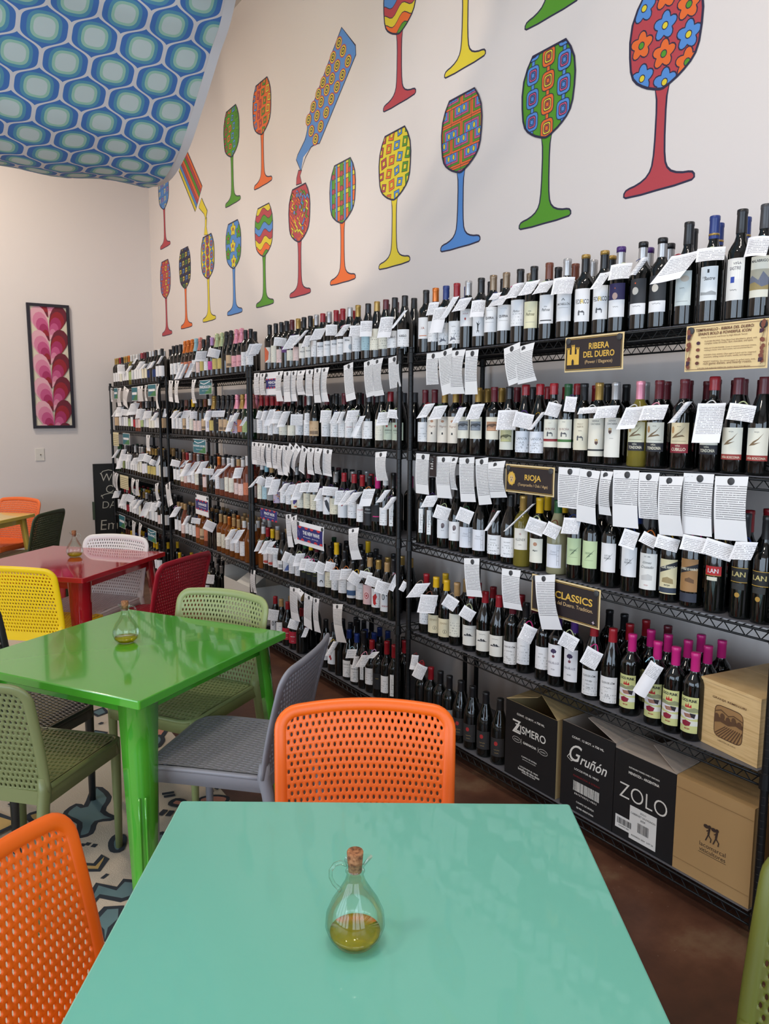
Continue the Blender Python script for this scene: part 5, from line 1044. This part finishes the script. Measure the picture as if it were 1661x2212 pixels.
F.line([chx(218, 1023), chx(222, 1018), chx(234, 1015), chx(246, 1017)], .007, CHK, False); F.line([chx(218, 1072), chx(226, 1068), chx(238, 1065), chx(248, 1065)], .008, CHK, False); F.line([chx(216, 1022), chx(221, 1027)], .006, CHK, False); F.line([chx(219, 1069), chx(223, 1077)], .006, CHK, False)
F.mb.build('chalk_writing', t)
mb = MB(); mb.box((-.352, -.03, z1-.62), (-.331, .0, z1-.42), mat('chalk_tray_green', (70, 84, 66), .5)); mb.build('side_clip', t)
# ---------------------------------------------------------------- ogee fabric under the ceiling
FAB = mat('ogee_fabric', (220, 214, 212), .8); nt = NT(FAB); uvv, c_ = nt.coord('UV')
def ogee(t, cu, cv, off):
    """distance field of one column set; off shifts by half a cell both ways; returns (edge, inner) fields"""
    u = t.math('SUBTRACT', t.math('FRACT', t.math('ADD', cu, off)), .5); v = t.math('MULTIPLY', t.math('SUBTRACT', t.math('FRACT', t.math('ADD', cv, off)), .5), 2.0)
    av = t.math('ABSOLUTE', v); pr = t.math('MULTIPLY', t.math('ADD', t.math('COSINE', t.math('MULTIPLY', v, pi)), 1.0), .25)   # 0..0.5
    f1 = t.math('MULTIPLY', pr, 2.0); f2 = t.math('MULTIPLY', t.math('MULTIPLY', f1, f1), t.math('SUBTRACT', 3.0, t.math('MULTIPLY', f1, 2.0))); f3 = t.math('MULTIPLY', t.math('MULTIPLY', f2, f2), t.math('SUBTRACT', 3.0, t.math('MULTIPLY', f2, 2.0))); fm = t.math('MULTIPLY', t.math('ADD', f3, f2), .25); edge = t.math('SUBTRACT', fm, t.math('ABSOLUTE', u))
    p1 = t.math('POWER', t.math('MULTIPLY', t.math('ABSOLUTE', u), 2.5), 2.8); p2 = t.math('POWER', t.math('MULTIPLY', av, 1.75), 2.8)
    inner = t.math('POWER', t.math('ADD', p1, p2), .385)
    return edge, inner
cols = None
e1, i1 = ogee(nt, c_[0], c_[1], .5); e2, i2 = ogee(nt, c_[0], c_[1], 0.0)
def cell(e, i):
    a = nt.ramp(i, [(0, (196, 210, 208)), (.50, (156, 198, 178)), (.66, (88, 150, 176)), (.84, (70, 116, 182)), (1.0, (70, 116, 182))], True)
    return nt.mix(nt.math('GREATER_THAN', e, .045), (216, 212, 212), a)
both = nt.mix(nt.math('GREATER_THAN', e1, e2), cell(e2, i2), cell(e1, i1))
nt.L.new(both, nt.b.inputs['Base Color'])
HEM = mat('fabric_hem', (222, 220, 222), .8)
def swag(name, label, Xr, wd, Yk, zk, u0=0, slope=0.0):
    """sheet hung in a curve; (Yk,zk) profile along Y, edge on the right at x=Xr"""
    # smooth profile
    P = []
    for i in range(len(Yk)-1):
        for q in range(8):
            t_ = q/8; p0 = max(0, i-1); p3 = min(len(Yk)-1, i+2)
            cr = lambda A: .5*((2*A[i])+(-A[p0]+A[i+1])*t_+(2*A[p0]-5*A[i]+4*A[i+1]-A[p3])*t_*t_+(-A[p0]+3*A[i]-3*A[i+1]+A[p3])*t_**3)
            P.append((cr(Yk), cr(zk)))
    P.append((Yk[-1], zk[-1])); n = 40; mb = MB(); vs = []; us = []; L = 0
    for j, (y, z) in enumerate(P):
        if j: L += sqrt((y-P[j-1][0])**2+(z-P[j-1][1])**2)
        for i in range(n+1):
            f = i/n; x = Xr(y)-f*wd; sag = .05*sin(pi*f)+.012*sin(f*40+y*3)*max(0, 1-abs(y-5)/1.5)
            vs.append((x, y+slope*f, z-sag)); us.append((x/.214+u0, L/.29+slope*0))
    k = len(P)
    fs = [(j*(n+1)+i, j*(n+1)+i+1, (j+1)*(n+1)+i+1, (j+1)*(n+1)+i) for j in range(k-1) for i in range(n)]
    mb.add(vs, fs, FAB, True, us)
    hv = []
    for j, (y, z) in enumerate(P): hv += [(Xr(y)+.0, y, z), (Xr(y)+.05, y, z+.006)]
    mb.add(hv, [(2*j, 2*j+1, 2*j+3, 2*j+2) for j in range(k-1)], HEM, True)
    o = mb.build(name); tag(o, label, 'fabric'); return o
def c15(*a): return list(a)
swag('ceiling_fabric', 'blue and green ogee-patterned fabric swagged under the ceiling, left', lambda y: 1.5, 3.6, [2.95, 3.2, 3.6, 3.8, 4.05, 4.3, 4.65, 5.1, 5.5, 5.8], [4.98, 4.1, 3.57, 3.42, 3.24, 3.09, 3.02, 3.15, 3.7, 4.98])
swag('ceiling_fabric', 'small end of another blue patterned swag at the top edge', lambda y: 1.58, .42, [1.6, 2.1, 2.6, 2.95, 3.15, 3.28, 3.3], [4.98, 4.0, 3.49, 3.38, 3.5, 4.2, 4.98], .3)
# ---------------------------------------------------------------- rug
RUG = mat('rug_cream', (206, 190, 170), .95, bump=(260, .5, .003)); RK = mat('rug_charcoal', (44, 50, 58), .95); RT_ = mat('rug_teal', (98, 124, 128), .95); RY = mat('rug_mustard', (196, 160, 96), .95); RP = mat('rug_salmon', (196, 132, 112), .95)
def fl(x, y): p = onz(x, y, .011); return (p.x, p.y)
e0, e1 = fl(352, 1560), fl(492, 1722)
dx, dy = e0[0]-e1[0], e0[1]-e1[1]; l = sqrt(dx*dx+dy*dy); dx /= l; dy /= l
c0 = (e1[0]-dx*1.25, e1[1]-dy*1.25); c1 = (e0[0]+dx*2.3, e0[1]+dy*2.3); nx, ny = -dy, dx
if nx > 0: nx, ny = -nx, -ny
rp = [c0, c1, (c1[0]+nx*3.3, c1[1]+ny*3.3), (c0[0]+nx*3.3, c0[1]+ny*3.3)]
F = Flat(lambda x, y, d: (x, y, .0105+d)); mb = MB()
mb.add([(x, y, z) for z in (.0005, .0105) for x, y in rp], [(4, 5, 6, 7), (0, 1, 5, 4), (1, 2, 6, 5), (2, 3, 7, 6), (3, 0, 4, 7)], RUG)
rug = mb.build('area_rug'); tag(rug, 'cream area rug with charcoal-outlined teal and mustard shapes under the tables', 'rug')
def rs(pts, M, wd=.022, closed=True):
    p = [fl(*q) for q in pts]
    if M: F.fill(p, M)
    F.line(p, wd, RK, closed)
def sm(pts):  # smooth a pixel outline
    out = []; n = len(pts)
    for i in range(n):
        p0, p1, p2, p3 = pts[i-1], pts[i], pts[(i+1) % n], pts[(i+2) % n]
        for t in (0, .33, .66): out.append(tuple(.5*((2*p1[k])+(-p0[k]+p2[k])*t+(2*p0[k]-5*p1[k]+4*p2[k]-p3[k])*t*t+(-p0[k]+3*p1[k]-3*p2[k]+p3[k])*t**3) for k in (0, 1)))
    return out
rs(sm([(140, 1760), (165, 1738), (185, 1742), (206, 1700), (236, 1722), (222, 1752), (248, 1768), (208, 1775), (196, 1800), (168, 1806), (172, 1778)]), RT_)
rs([(176, 1828), (182, 1822)], None, .02, False); rs([(186, 1826), (193, 1820)], None, .02, False); rs([(200, 1830), (207, 1823)], None, .02, False)
rs([(172, 1866), (204, 1868), (222, 1848), (230, 1856), (214, 1880), (168, 1880)], RY)
rs([(223, 1892), (230, 1894)], None, .03, False)
rs([(188, 1948), (210, 1910), (252, 1920), (268, 1902), (300, 1905), (300, 1932), (262, 1945), (215, 1936), (197, 1956)], RT_)
rs([(200, 1992), (228, 1962), (262, 1960), (262, 1985), (240, 2005), (228, 2035), (218, 2012)], RT_)
rs(sm([(240, 1820), (252, 1805), (268, 1810), (262, 1836), (244, 1838)]), RT_); rs(sm([(334, 1812), (350, 1800), (362, 1812), (345, 1836)]), RT_)
rs([(350, 1716), (376, 1712)], None, .02, False); rs([(354, 1722), (378, 1718)], None, .02, False)
rs([(345, 1762), (358, 1750)], None, .024, False); rs([(362, 1764), (372, 1752)], None, .024, False)
rs(sm([(368, 1738), (380, 1728), (398, 1732), (392, 1742)]), RP); rs([(450, 1712), (458, 1708)], None, .03, False); rs([(466, 1706), (472, 1702)], None, .02, False); rs(sm([(430, 1728), (460, 1720), (492, 1724), (480, 1740), (440, 1742)]), RP, .016)
rs([(326, 1588), (342, 1574), (360, 1578), (344, 1600), (330, 1608)], RP); rs(sm([(330, 1602), (344, 1590), (352, 1600), (338, 1616)]), RT_)
rs([(196, 1540), (222, 1530), (232, 1540), (212, 1548)], RT_); rs([(186, 1590), (206, 1580), (230, 1584), (222, 1596)], RT_, .018); rs([(150, 1556), (176, 1548), (170, 1562), (148, 1566)], RT_, .018); rs([(214, 1566), (222, 1562)], None, .02, False)
rs([(66, 1722), (80, 1716)], None, .024, False); rs([(20, 1742), (34, 1736)], None, .03, False); rs(sm([(0, 1690), (20, 1684), (24, 1700), (4, 1706)]), RT_); rs([(80, 1748), (92, 1744)], None, .02, False)
rs(sm([(60, 1765), (90, 1756), (104, 1768), (80, 1782)]), RY)
r_ = random.Random(4)
for k in range(16):   # further motifs where furniture hides most of the rug
    fx, fy = r_.uniform(.6, 3.1), r_.uniform(.3, 4.6); x, y = c0[0]+nx*fx+dx*fy, c0[1]+ny*fx+dy*fy
    if x > .3: continue
    a = r_.uniform(0, 6); M = r_.choice((RT_, RT_, RY, RP)); p = [(x+(.16+.07*(q % 2))*cos(a+q*pi/4)*(1 if q % 3 else .6), y+(.16+.05*(q % 2))*sin(a+q*pi/4)) for q in range(8)]
    F.fill(p, M); F.line(p, .024, RK)
F.mb.build('woven_pattern', rug)
# ---------------------------------------------------------------- tables
def paint(name, c, rough=.16): return mat('paint_'+name, c, rough, coat=.5, spec=.5)
def table(label, cx, cy, size, rz, M):
    t = thing('cafe_table', label, 'table', (cx, cy, 0), rz); a = size/2
    mb = MB(); n = 5; rr = .007; out = []
    for sx, sy, a0 in ((1, 1, 0), (-1, 1, pi/2), (-1, -1, pi), (1, -1, 3*pi/2)):
        for k in range(n): an = a0+pi/2*k/(n-1); out.append((sx*(a-rr)+rr*cos(an), sy*(a-rr)+rr*sin(an)))
    def ring(off, z): return [(x*(1-off/a), y*(1-off/a), z) for x, y in out]
    lv = [ring(.004, .75), ring(.0012, .7490), ring(0, .7465), ring(0, .722), ring(.003, .7195), ring(.02, .7195)]
    N = len(out); vs = [p for r in lv for p in r]
    fs = [tuple(range(N))]+[(i*N+k, (i+1)*N+k, (i+1)*N+(k+1) % N, i*N+(k+1) % N) for i in range(len(lv)-1) for k in range(N)]+[tuple(range((len(lv)-1)*N, len(lv)*N))[::-1]]
    mb.add(vs, fs, M); 
    mb.build('tabletop', t)
    mb = MB(); b = a-.075
    for q in ((-b, -b, b, -b+.002), (-b, b-.002, b, b), (-b, -b, -b+.002, b), (b-.002, -b, b, b)): mb.box((q[0], q[1], .665), (q[2], q[3], .7194), M)
    mb.build('apron', t)
    # pressed-steel leg: a quarter-round shell that tapers and splays to the floor
    prof = [(-.092, -.012), (-.092, 0), (-.055, 0), (-.036, -.003), (-.020, -.010), (-.010, -.020), (-.003, -.036), (0, -.055), (0, -.092), (-.012, -.092), (-.014, -.058), (-.024, -.034), (-.034, -.024), (-.058, -.014)]
    for sx, sy in ((1, 1), (-1, 1), (-1, -1), (1, -1)):
        mb = MB(); vs = []; N = len(prof); zs = [.719, .55, .36, .18, .0]
        for z in zs:
            f = 1-z/.719; k = 1-.42*f; o = a-.040+.035*f
            for x, y in prof: vs.append((sx*(o+x*k), sy*(o+y*k), z))
        fs = [(i*N+q, i*N+(q+1) % N, (i+1)*N+(q+1) % N, (i+1)*N+q) for i in range(len(zs)-1) for q in range(N)]+[tuple(range(N)), tuple(range((len(zs)-1)*N, len(zs)*N))[::-1]]
        mb.add(vs, fs, M, True)
        for d_ in (-.012, .012):   # stamped ribs near the foot
            pts = []
            for z in (.40, .30, .15, .03):
                f = 1-z/.719; k = 1-.42*f; o = a-.040+.035*f; pts.append((sx*(o-.012*k+d_*.6), sy*(o-.012*k-d_*.6), z))
            mb.tube(pts, .0045, 6, M)
        mb.build('leg', t)
    return t
MINT = paint('mint', (112, 188, 168), .32); GREEN = paint('leaf_green', (72, 162, 44), .11); REDP = paint('red', (176, 30, 40), .07); YEL = paint('pale_yellow', (232, 200, 92), .25)
def ctr(a, b): return ((a.x+b.x)/2, (a.y+b.y)/2)
TZ = .75
m0, m1 = onz(391, 1729, TZ), onz(1230, 1736, TZ); am = atan2(m1.y-m0.y, m1.x-m0.x); SM = (m1-m0).length
nmx, nmy = sin(am), -cos(am)
table('mint green square metal table in the foreground', (m0.x+m1.x)/2+nmx*SM/2, (m0.y+m1.y)/2+nmy*SM/2, SM, am, MINT)
def rect_table(label, front, right, ang, size, M):
    """front corner on its pixel, sides at ang and ang+90"""
    f = onz(*front, TZ); u = V((cos(ang), sin(ang), 0)); v = V((-sin(ang), cos(ang), 0)); c = f+(u+v)*size/2
    return table(label, c.x, c.y, size, ang, M), c, u, v
tg, GC, GU, GV = rect_table('glossy leaf-green square metal table, second from the camera', (300.6, 1515.8), None, R(31.4), .875, GREEN)
tr, RC, RU, RV = rect_table('glossy red square metal table beyond the green one', (178.4, 1249.7), None, R(41.5), .87, REDP)
yr = onz(76, 1109, TZ); ang = R(47); u = V((cos(ang), sin(ang), 0)); v = V((-sin(ang), cos(ang), 0)); c = yr-u*.45+v*.45
table('pale yellow square metal table at the far left', c.x, c.y, .9, ang, YEL)
# ---------------------------------------------------------------- chairs
def bmap(u, v):
    ru, rv = .15, .095; au = abs(u)
    if au > 1-ru and v > 1-rv:      # round the two upper corners
        a, b = (au-1+ru)/ru, (v-1+rv)/rv; a, b = a*sqrt(1-b*b/2), b*sqrt(1-a*a/2); au = 1-ru+ru*a; v = 1-rv+rv*b
        u = au if u > 0 else -au
    hw = .218+.010*v
    return V((u*hw, -.205-.095*v**1.25+.030*u*u*(.35+.65*v), .452+.352*v+.014*(1-u*u)*v))
def smap(u, v): return V((u*(.212+.008*v), -.190+.435*v, .452-.012*(1-u*u)*(1-(2*v-1)**2)-.010*max(0, v-.85)/.15))
def panel(mp, nu, nv, th, rx, ry, flip=False):
    """perforated shell: staggered oval holes with softened rims, front and back skins joined through every hole"""
    mb = MB(); idx = {}; vs = []; nrm = []
    def sv(x, y, side):
        u = 2*x/nu-1; v = y/nv; u = max(-1, min(1, u)); v = max(0, min(1, v)); p = mp(u, v); e = .004
        du = mp(min(1, u+e), v)-mp(max(-1, u-e), v); dv = mp(u, min(1, v+e))-mp(u, max(0, v-e)); n = du.cross(dv).normalized()*(-1 if flip else 1)
        return p, n
    def vert(key, x, y, side, dep=0):
        kk = (key, side)
        if kk in idx: return idx[kk]
        p, n = sv(x, y, side); p = p+n*(side*(th/2-dep)); vs.append(p); idx[kk] = len(vs)-1; return idx[kk]
    fs = []
    an = [(-1, -1), (0, -1), (1, -1), (1, 0), (1, 1), (0, 1), (-1, 1), (-1, 0)]
    for j in range(nv):
        off = .5 if j % 2 else 0; cnt = nu-1 if j % 2 else nu
        for i in range(cnt):
            cx, cy = i+off+.5, j+.5; R3 = {}
            for side in (1, -1):
                o = [vert((round(2*(cx+.5*a)), round(2*(cy+.5*b)), 'o'), cx+.5*a, cy+.5*b, side) for a, b in an]
                m_ = [vert((j, i, k, 'm'), cx+rx*1.55*(a/sqrt(a*a+b*b)), cy+ry*1.35*(b/sqrt(a*a+b*b)), side, 0) for k, (a, b) in enumerate(an)]
                h = [vert((j, i, k, 'h'), cx+rx*(a/sqrt(a*a+b*b)), cy+ry*(b/sqrt(a*a+b*b)), side, th*.32) for k, (a, b) in enumerate(an)]
                R3[side] = h
                for k in range(8):
                    k2 = (k+1) % 8
                    for p_, q_ in ((o, m_), (m_, h)):
                        f = (p_[k], p_[k2], q_[k2], q_[k]); fs.append(f if side > 0 else f[::-1])
            for k in range(8): k2 = (k+1) % 8; fs.append((R3[1][k], R3[1][k2], R3[-1][k2], R3[-1][k]))
        if j % 2:
            for x0, x1 in ((0, .5), (nu-.5, nu)):
                for side in (1, -1):
                    ks = [(x0, j), (x1, j), (x1, j+.5), (x1, j+1), (x0, j+1), (x0, j+.5)]
                    f = [vert((round(2*x), round(2*y), 'o'), x, y, side) for x, y in ks]; fs.append(tuple(f) if side > 0 else tuple(f[::-1]))
    mb.add(vs, fs, None, True); return mb
CHM = {}
def chair_meshes(nb=(26, 18), ns=(24, 17)):
    P0 = mat('resin', (200, 200, 200), .45); d = {}
    mb = panel(bmap, nb[0], nb[1], .006, .20, .30); 
    pts = []; nr = []
    def pt(u, v):
        p = bmap(u, v); e = .004; du = bmap(min(1, u+e), v)-bmap(max(-1, u-e), v); dv = bmap(u, min(1, v+e))-bmap(u, max(0, v-e)); n = du.cross(dv).normalized()
        # push outward in the surface so that the rim wraps the perforated field
        return p, n
    ru, rv = .15, .095; path = [(-1, (1-rv)*i/12, -1, 0) for i in range(12)]
    path += [(-(1-ru)-ru*cos(a), 1-rv+rv*sin(a), -cos(a), sin(a)) for a in [pi/2*i/6 for i in range(7)]]
    path += [(-(1-ru)+2*(1-ru)*i/20, 1, 0, 1) for i in range(1, 20)]
    path += [((1-ru)+ru*sin(a), 1-rv+rv*cos(a), sin(a), cos(a)) for a in [pi/2*i/6 for i in range(7)]]+[(1, (1-rv)*i/12, 1, 0) for i in range(11, -1, -1)]
    def raw(u, v): hw = .218+.010*v; return V((u*hw, -.205-.095*v**1.25+.030*u*u*(.35+.65*v), .452+.352*v+.014*(1-u*u)*v))
    for u, v, ox, oz in path:
        e = .01; p = raw(u, v); du = raw(min(1, u+e), v)-raw(max(-1, u-e), v); dv = raw(u, min(1, v+e))-raw(u, max(0, v-e)); n = du.cross(dv).normalized()
        pts.append(p+V((ox, 0, 0))*.013+dv.normalized()*oz*.013); nr.append(n)
    q = pts
    mb.tube(q, .0185, 12, None, nrm=nr, flat=.52); d['backrest'] = mb
    mb = panel(smap, ns[0], ns[1], .006, .19, .30)
    path = [(-1, v/8) for v in range(8)]+[(-1+i/6, 1) for i in range(13)]+[(1, v/8) for v in range(7, -1, -1)]
    pts = [smap(u, v)+V((.010*u, 0.010*(v == 1), -.004)) for u, v in path]
    for _ in range(2): pts = [pts[0]]+[(pts[i-1]+pts[i]*2+pts[i+1])/4 for i in range(1, len(pts)-1)]+[pts[-1]]
    mb.tube(pts, .011, 8, None, nrm=[(0, 0, 1)]*len(pts), flat=.8)
    vs = []
    for p in pts: vs += [p+V((p.x*.03, .004 if p.y > .15 else 0, 0)), p+V((p.x*.05, .006 if p.y > .15 else 0, -.048)), p+V((-p.x*.03, -.006 if p.y > .15 else 0, -.048))]
    n = len(pts); mb.add(vs, [(3*i, 3*i+1, 3*i+4, 3*i+3) for i in range(n-1)]+[(3*i+1, 3*i+2, 3*i+5, 3*i+4) for i in range(n-1)], None, True)
    b = smap(-1, 0)+V((0, -.004, 0)); c = smap(1, 0)+V((0, -.004, 0)); mb.box((b.x, b.y-.012, .405), (c.x, b.y+.004, .452), None)
    d['seat'] = mb
    def leg(sx, front):
        mb = MB()
        if front: pts = [(sx*.212, .226, .446), (sx*.212, .228, .40), (sx*.212, .228, .22), (sx*.212, .226, 0)]; rr = [.021, .020, .0175, .0145]
        else: pts = [(sx*.226, -.196, .50), (sx*.226, -.192, .452), (sx*.228, -.205, .40), (sx*.232, -.235, .2), (sx*.238, -.272, 0)]; rr = [.019, .024, .022, .0185, .015]
        mb.tube(pts, rr, 8, None, nrm=[(1, 0, 0)]*len(pts), flat=.85); return mb
    for sx in (-1, 1):
        for f in (0, 1): d['leg', sx, f] = leg(sx, f)
    for k, mb in list(d.items()):
        for q in range(len(mb.m)): mb.m[q] = 0
        mb.mats = [P0]; d[k] = mb.mesh(k if isinstance(k, str) else 'leg')
    return d
CHM = chair_meshes()
def resin(name, c): return mat('resin_'+name, c, .38, bump=(900, .06, .001))
def chair(label, p0, p1, face, M, zt=.826, pos=None):
    """p0,p1: top corners of the backrest in the photo, left then right; face: heading of the sitter in degrees"""
    if pos is None:
        a, b = onz(*p0, zt), onz(*p1, zt); c = (a+b)/2; ang = atan2(b.y-a.y, b.x-a.x)
        f = face if face is not None else None
    else: c = V((pos[0], pos[1], 0))
    h = R(face); F_ = V((cos(h), sin(h), 0))
    if pos is None: c = c+F_*.27
    t = thing('perforated_chair', label, 'chair', (c.x, c.y, 0), h-pi/2, 'perforated resin chairs around the tables')
    for k in ('seat', 'backrest'): o = obj(k, CHM[k], t); set_mat(o, 0, M)
    for sx in (-1, 1):
        for f in (0, 1): o = obj('leg', CHM['leg', sx, f], t); set_mat(o, 0, M)
    return t
ORG = resin('orange', (240, 104, 12)); OLV = resin('olive', (112, 120, 76)); OLV2 = resin('light_olive', (150, 162, 106)); GRY = resin('grey', (134, 134, 142)); BLK = resin('charcoal', (34, 34, 34)); YLC = resin('yellow', (244, 204, 8))
WHC = resin('white', (228, 222, 218)); DRD = resin('dark_red', (158, 20, 38)); DGR = resin('dark_green', (62, 72, 48)); ORF = resin('far_orange', (240, 112, 50))
chair('bright orange perforated chair across the mint table', (601, 1532), (977, 1535), -123, ORG)
chair('orange perforated chair cut by the left edge, beside the mint table', None, None, -46, ORG, pos=(.30, 1.27))
chair('olive perforated chair at the near left side of the green table', None, None, 43, OLV, pos=(.37, 2.83))
chair('grey perforated chair at the near right side of the green table', None, None, 133, GRY, pos=(1.045, 2.52))
chair('pale olive perforated chair behind the green table', (384, 1276), (581, 1295), -148, OLV2)
chair('charcoal perforated chair tucked under the far left side of the green table', None, None, -52, BLK, pos=(.375, 3.31))
chair('yellow perforated chair between the green and red tables', None, None, 47, YLC, pos=(.76, 4.67))
chair('white perforated chair behind the red table', (180, 1158), (323, 1166), -140, WHC)
chair('dark red perforated chair at the right side of the red table', (352, 1219), (446, 1193), 124, DRD)
chair('far orange perforated chair by the back wall', None, None, -141, ORF, pos=(.93, 7.92))
chair('dark green perforated chair beside the pale yellow table', (80, 1113), (134, 1101), 141, DGR)
chair('moss green perforated chair at the bottom right corner', None, None, 180, resin('moss', (104, 108, 40)), pos=(1.135, .485))
# ---------------------------------------------------------------- oil cruets
def clearmat(name, tint, ior, edge, body=None):
    """thin clear shell: passes light with a slight tint, mirrors more towards its rim"""
    M = mat(name, (255, 255, 255), .03); t = NT(M); N = t.N; L = t.L
    tr = N.new('ShaderNodeBsdfTransparent'); tr.inputs[0].default_value = rgb(tint); gl = N.new('ShaderNodeBsdfGlossy'); gl.inputs['Roughness'].default_value = .02
    lw = N.new('ShaderNodeFresnel'); lw.inputs[0].default_value = ior; f = t.math('MINIMUM', t.math('ADD', t.math('MULTIPLY', lw.outputs[0], .8), .03), .5)
    src = tr.outputs[0]
    if body:
        df = N.new('ShaderNodeBsdfDiffuse'); df.inputs[0].default_value = rgb(body[0]); mx = N.new('ShaderNodeMixShader'); mx.inputs[0].default_value = body[1]; L.new(src, mx.inputs[1]); L.new(df.outputs[0], mx.inputs[2]); src = mx.outputs[0]
    fc = N.new('ShaderNodeLayerWeight'); fc.inputs[0].default_value = .3
    df = N.new('ShaderNodeBsdfTransparent'); df.inputs[0].default_value = rgb(edge); m1 = N.new('ShaderNodeMixShader'); L.new(fc.outputs['Facing'], m1.inputs[0]); L.new(src, m1.inputs[1]); L.new(df.outputs[0], m1.inputs[2])
    m2 = N.new('ShaderNodeMixShader'); L.new(f, m2.inputs[0]); L.new(m1.outputs[0], m2.inputs[1]); L.new(gl.outputs[0], m2.inputs[2]); L.new(m2.outputs[0], N['Material Output'].inputs['Surface'])
    return M
CG = clearmat('cruet_glass', (252, 254, 252), 1.30, (226, 238, 228)); OIL = clearmat('olive_oil', (226, 220, 96), 1.2, (222, 204, 70), ((214, 190, 20), .30)); CORK = speckled('cork', [(.35, (96, 58, 36)), (.5, (150, 98, 62)), (.65, (178, 124, 84))], 160, .9)
CRN = mat('cruet_spout_red', (140, 60, 50), .4)
def cruet(label, px, py, side, k=1.14, oil=.021):
    p = onz(px, py, TZ); t = thing('oil_cruet', label, 'cruet', (p.x, p.y, TZ+.0008), side); t.scale = (k, k, k)
    o_ = [(0, 0), (.024, 0), (.030, .003), (.0395, .014), (.0455, .030), (.0440, .048), (.036, .067), (.0240, .086), (.0155, .101), (.0125, .112), (.0135, .1145), (.0150, .117), (.0135, .1195), (.0128, .124), (.0165, .134)]
    i_ = [(.0152, .134), (.0116, .124), (.0118, .119), (.0120, .115), (.0110, .112), (.0136, .101), (.0225, .086), (.0345, .067), (.0425, .048), (.0440, .030), (.0380, .015), (.028, .0055), (.0, .004)]
    mb = MB(); n = 32
    # the lip is drawn out to a spout on one side
    def lath(pr):
        vs = []
        for r, z in pr:
            for q in range(n):
                a = 2*pi*q/n; s_ = max(0, (z-.122)/.012); rr = r*(1+.6*s_*max(0, cos(a))**6); vs.append((rr*cos(a), rr*sin(a), z+.004*s_*max(0, cos(a))**4))
        return vs
    pr = o_; vs = lath(pr); fs = [(i*n+q, i*n+(q+1) % n, (i+1)*n+(q+1) % n, (i+1)*n+q) for i in range(len(pr)-1) for q in range(n)]
    mb.add(vs, fs, CG, True); mb.build('glass_body', t)
    mb = MB(); mb.tube([(-.013, 0, .128), (-.022, 0, .1325), (-.031, 0, .130), (-.037, 0, .121), (-.037, 0, .110), (-.032, 0, .099), (-.025, 0, .091), (-.0225, 0, .0875)], [.0035, .0033, .0031, .003, .003, .003, .0034, .004], 10, CG); mb.build('handle', t)
    mb = MB(); lv = [(0, .0043)]+[(r-.0004, z) for r, z in i_[::-1] if z < oil and r > 0]; lv.append((lv[-1][0]*1.02, oil)); lv.append((0, oil)); mb.lathe(lv, 32, OIL); mb.build('olive_oil', t)['label'] = 'layer of yellow olive oil'
    mb = MB(); mb.lathe([(0, .116), (.0100, .116), (.0126, .147), (.0118, .149), (0, .149)], 20, CORK); mb.build('cork_stopper', t)
    return t
cruet('glass oil cruet with cork on the mint table', 767, 2036, R(-24))
cruet('glass oil cruet with cork on the green table', 273, 1388, R(146))
cruet('glass oil cruet on the red table, its red spout turned left', 162, 1203, R(146))
